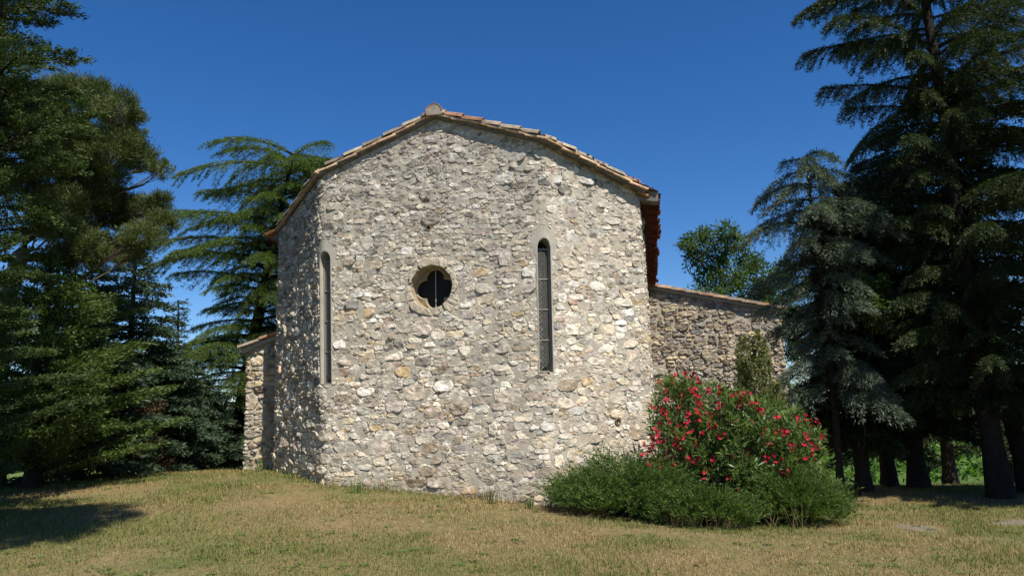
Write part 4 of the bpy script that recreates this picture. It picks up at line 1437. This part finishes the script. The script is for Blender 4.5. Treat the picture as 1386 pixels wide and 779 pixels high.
for px, py in ((888, 516), (899, 528), (912, 507), (928, 506), (885, 548), (897, 556), (905, 540), (918, 552), (925, 540), (938, 527), (933, 560), (945, 570), (921, 574), (903, 575), (889, 580), (894, 596), (885, 608), (880, 600),
               (882, 624), (889, 625), (900, 560), (912, 590), (922, 601), (908, 602), (934, 585), (941, 598), (950, 545), (957, 560), (963, 527), (972, 533), (950, 589), (915, 520), (930, 572), (965, 580), (945, 558), (976, 588),
               (990, 532), (1000, 536), (1010, 531), (1016, 540), (1008, 545), (1030, 582), (1055, 566), (1076, 562), (1082, 568), (1093, 566), (1104, 574), (1112, 592), (1092, 618), (1079, 628), (1060, 637), (1053, 618), (1108, 600), (1085, 600),
               (985, 645), (1000, 664), (961, 660), (935, 622), (927, 618), (894, 634), (873, 612), (868, 605), (955, 640), (905, 615), (1030, 560), (975, 556), (1040, 600), (1015, 575), (997, 569), (945, 516), (1002, 552), (940, 545), (925, 590), (1022, 548), (1036, 556), (1048, 585), (1066, 590), (1072, 606), (1090, 585), (1100, 612), (1010, 610), (990, 615), (970, 625), (1035, 625)):
    d2 = ((tips[:, 0] / tips[:, 1] * FPX + W0 / 2 - px) ** 2) * 0
    Yv = 11.95 + .4 * r_.random() - .35 * math.sin(math.pi * np.clip((py - 500) / 200, 0, 1))
    fl.append(at(px + r_.normal(0, 2), py + r_.normal(0, 2), Yv))
for k, p in enumerate(fl):
    o = bpy.data.objects.new('flower_cluster', fm[k % 6]); COL.objects.link(o)
    o.parent = ole
    o.location = p - ob
    s = r_.uniform(.75, 1.2); o.scale = (s, s, s); o.rotation_euler = (r_.normal(0, .3), r_.normal(0, .3), r_.normal(0, .6))

# pale shrub behind the oleander
r_ = np.random.default_rng(221)
Yp = 13.9
pb = np.array([*place(1025, Yp), 0]); pb[2] = gz(pb[0], pb[1])
tips = []
for _ in range(80):
    py = r_.uniform(446, 590); hw = np.interp(py, [446, 460, 490, 505, 520, 560, 580], [8, 20, 22, 26, 40, 48, 50]); cx = np.interp(py, [446, 500, 580], [1019, 1020, 1027])
    tips.append(at(cx + r_.uniform(-hw, hw), py, Yp + r_.normal(0, .22)))
leafy('shrub', pb, tips, 'tall pale-green shrub rising behind the oleander against the lean-to wall', 'shrub', M_PHO, 222, 170, (.05, .10), .04, .25, .085)

# ------------------------------------------------------------------ vineyard and far wood
rng = np.random.default_rng(401)
n = 60000
X = rng.uniform(3, 75, n); row = np.round(rng.uniform(30, 90, n) / 2.4) * 2.4
Y = row + rng.normal(0, .28, n); Z = ground_z(X, Y) + .25 + 1.25 * rng.random(n)
g = Geo(); g.leaves(np.c_[X, Y, Z], unit(rng.normal(0, .6, (n, 3)) + [0, -.3, 0]), unit(rng.normal(0, .4, (n, 3)) + [0, -.3, .7]), rng.uniform(.2, .4, n), .24)
tag(g.build('vineyard', M_VINE), 'rows of bright green vines seen below the trees', 'vineyard', kind='stuff')
n = 60000
a = np.radians(rng.uniform(35, 150, n)); r = rng.uniform(130, 190, n)
k = np.floor(a * 60); hh = 4 + 5 * _TAB[(k * 31 % 4096).astype(int)]
X = r * np.cos(a); Y = r * np.sin(a); Z = -3.2 + hh * rng.random(n) ** .7
g = Geo(); g.leaves(np.c_[X, Y, Z], rand_dir(n, rng), rand_dir(n, rng), rng.uniform(1.0, 2.0, n), 1.1)
tag(g.build('far_wood', mat_leaf('far_leaves', (.04, .065, .03), (.06, .09, .04), (.09, .12, .05), .1)), 'far line of trees at the edge of the fields', 'wood', kind='stuff')

# ------------------------------------------------------------------ lawn
PATCH = [(*at(px, py, Y)[:2], sx, sy) for px, py, Y, sx, sy in ((1240, 704, 11.2, .42, .5), (1376, 702, 11.5, .5, .4))]


def grass():
    rng = np.random.default_rng(501)
    n = 460000
    Y = 4.3 + 18 * rng.random(n) ** 1.7
    X = (rng.random(n) * 2 - 1) * (Y * .78 + 1.0)
    q = np.c_[X, Y]
    poly = np.array([P0 + RIDGE * 8, P0, P1 + AX * .1, P2 - AX * .06, P3, P3 + RIDGE * 8])
    keep = ~inside(q, poly)
    # worn path on the right
    path = np.zeros(n)
    for cx_, cy_, sx_, sy_ in PATCH:
        path = np.maximum(path, np.clip(1.6 - ((X - cx_) / sx_) ** 2 - ((Y - cy_) / sy_) ** 2 - .8 * vnoise(X * 5, Y * 5, 0, 77), 0, 1))
    bare = fbm(X * .8 + 5, Y * .8, 0, 71, 4)
    keep &= rng.random(n) > path * .95
    keep &= rng.random(n) > np.clip((bare - .56) * 6, 0, .8)
    X, Y = X[keep], Y[keep]; n = len(X)
    foot = np.zeros(n, bool)
    for A_, B_ in zip(poly[:-1], poly[1:]):
        ab = B_ - A_; tq = np.clip(((X - A_[0]) * ab[0] + (Y - A_[1]) * ab[1]) / (ab @ ab), 0, 1)
        foot |= np.hypot(X - A_[0] - tq * ab[0], Y - A_[1] - tq * ab[1]) < .22
    Z = ground_z(X, Y)
    green = np.clip((fbm(X * .55, Y * .55, 0, 31, 4) - .47) * 7 + .53 + .25 * np.clip(-X / 6, -.6, .8) + .6 * (fbm(X * 3, Y * 3, 0, 33, 2) - .5), 0.05, .95)
    isg = rng.random(n) < green
    dry = np.array([(.34, .26, .12), (.26, .185, .085), (.42, .34, .17), (.19, .12, .062), (.31, .25, .10)])[rng.integers(0, 5, n)]
    grn = np.array([(.12, .155, .035), (.17, .19, .05), (.09, .13, .03), (.21, .21, .07)])[rng.integers(0, 4, n)]
    col = np.where(isg[:, None], grn, dry) * rng.uniform(.8, 1.2, (n, 1))
    h = rng.uniform(.02, .055, n) * np.where(isg, 1.15, 1.) * (.7 + .7 * vnoise(X * 1.4, Y * 1.4, 0, 35)) * (1 + .25 * np.clip((Y - 6) / 8, 0, 1))
    h = h * np.where(foot, 1 + 2.6 * rng.random(n) * (vnoise(X * 3, Y * 3, 0, 41) > .45), 1)
    az = rng.random(n) * 2 * math.pi; tilt = rng.uniform(.15, 1.45, n) * np.where(isg, .7, 1.)
    D = np.stack([np.cos(az) * np.sin(tilt), np.sin(az) * np.sin(tilt), np.cos(tilt)], -1)
    S = np.stack([-np.sin(az), np.cos(az), 0 * az], -1) * (.0018 + .0003 * Y)[:, None]
    B = np.c_[X, Y, Z - .004]
    V = np.stack([B - S, B + S, B + D * h[:, None]], 1).reshape(-1, 3)
    g = Geo()
    g.add(V, np.arange(3 * n).reshape(n, 3), np.repeat(col, 3, 0))
    # flat rosettes of clover and plantain between the blades
    nr = 420
    yr = 4.6 + 13 * rng.random(nr) ** 1.5; xr = (rng.random(nr) * 2 - 1) * (yr * .75)
    ok = ~inside(np.c_[xr, yr], poly); xr, yr = xr[ok], yr[ok]; nr = len(xr)
    kk = 16
    i = np.repeat(np.arange(nr), kk); a_ = rng.random(nr * kk) * 2 * math.pi
    rad = rng.uniform(.03, .12, nr)[i] * rng.random(nr * kk) ** .5
    px_, py_ = xr[i] + np.cos(a_) * rad, yr[i] + np.sin(a_) * rad
    Dl = unit(np.stack([np.cos(a_), np.sin(a_), rng.uniform(.1, .9, nr * kk)], -1))
    g.leaves(np.c_[px_, py_, ground_z(px_, py_) + .004], Dl, unit(np.array([0, 0, 1.]) + rng.normal(0, .2, (nr * kk, 3))), rng.uniform(.03, .06, nr * kk), .02,
             np.array([.085, .14, .035]) * rng.uniform(.7, 1.4, (nr, 1))[i])
    m_, nt, b_, out = new_mat('grass_blades')
    a = nd(nt, 'ShaderNodeVertexColor', layer_name='Col').outputs[0]
    nt.links.new(a, b_.inputs['Base Color'])
    t = nd(nt, 'ShaderNodeBsdfTranslucent'); nt.links.new(a, t.inputs[0])
    mx = nd(nt, 'ShaderNodeMixShader'); mx.inputs[0].default_value = .3
    nt.links.new(b_.outputs[0], mx.inputs[1]); nt.links.new(t.outputs[0], mx.inputs[2]); nt.links.new(mx.outputs[0], out.inputs[0])
    tag(g.build('grass', m_), 'short half-dry mown grass of the lawn', 'grass', kind='stuff')
    return m_


M_GRASS = grass()

# bare gravel patches of the track on the right
g = Geo()
rng = np.random.default_rng(55)
M_PATH = mat_plain('pale_gravel', (.15, .122, .085), (.24, .20, .15), 14, 1, 0, 1, .02)
for cx_, cy_, sx, sy in PATCH:
    px = cx_ * 9; c = (cx_, cy_); k = 28; th = np.arange(k) * 2 * math.pi / k
    rows = []
    for f in (.0, .35, .7, 1.0):
        wob = 1 + .5 * (fbm(np.cos(th) * 1.6 + px, np.sin(th) * 1.6, 0, 5, 3) - .5)
        X = c[0] + sx * f * wob * np.cos(th); Yy = c[1] + sy * f * wob * np.sin(th)
        rows.append(np.c_[X, Yy, ground_z(X, Yy) + .008 * (1 - f * f) - .006 * f])
    j = np.arange(k); jn = (j + 1) % k
    g.add(np.concatenate(rows), np.concatenate([np.stack([i * k + j, i * k + jn, (i + 1) * k + jn, (i + 1) * k + j], -1) for i in range(3)]))
tag(g.build('path', M_PATH, smooth=True), kind='structure')


def weed(name, x, y, h, n, label, cat, seed, col, w=.008, spread=.35, group=None):
    rng = np.random.default_rng(seed)
    z = gz(x, y)
    az = rng.random(n) * 2 * math.pi; tl = rng.uniform(.05, spread * 2, n)
    D = np.stack([np.cos(az) * np.sin(tl), np.sin(az) * np.sin(tl), np.cos(tl)], -1)
    P = np.c_[x + rng.normal(0, h * .16, n), y + rng.normal(0, h * .16, n), np.full(n, z - .01)]
    g = Geo()
    L = h * rng.uniform(.5, 1.1, n)
    S = np.stack([-np.sin(az), np.cos(az), 0 * az], -1) * w
    M1 = P + D * (L * .5)[:, None]; T = P + D * L[:, None] - np.array([0, 0, 1]) * (L * .25 * np.sin(tl))[:, None]
    V = np.stack([P - S * .6, P + S * .6, M1 + S, M1 - S, T], 1).reshape(-1, 3)
    o = np.arange(n)[:, None] * 5
    cc = np.repeat(np.asarray(col) * rng.uniform(.7, 1.3, (n, 1)), 5, 0)
    g.add(V, o + np.array([[0, 1, 2, 3]]), cc)
    g.f.append(o + np.array([[3, 2, 4]])); g.m.append(np.zeros(n, np.int32))
    ob_ = g.build(name, M_GRASS, loc=(x, y, z))
    tag(ob_, label, cat, group)


for k, (px, py, Y, h, lab) in enumerate(((482, 652, 12.75, .3, 'small weed at the foot of the wall, left of the middle'), (664, 668, 12.2, .34, 'slender weed at the foot of the wall below the round window'),
                                         (716, 680, 12.0, .28, 'small weed at the foot of the wall beside the juniper'), (352, 634, 15.2, .35, 'long green grass tuft at the foot of the narrow lean-to wall'))):
    p = at(px, py, Y)
    weed('weed', p[0], p[1], h, 26, lab, 'weed', 600 + k, (.10, .15, .04), .007, .3)
for k in range(14):
    r_ = np.random.default_rng(650 + k)
    p = at(r_.uniform(905, 1110), r_.uniform(698, 712), 10.9 + .2 * r_.random())
    weed('grass_tuft', p[0], p[1], r_.uniform(.25, .55), 16, 'straw-dry grass tuft at the front edge of the junipers', 'grass tuft', 660 + k, (.30, .25, .12), .004, .3, 'dry tufts along the junipers')
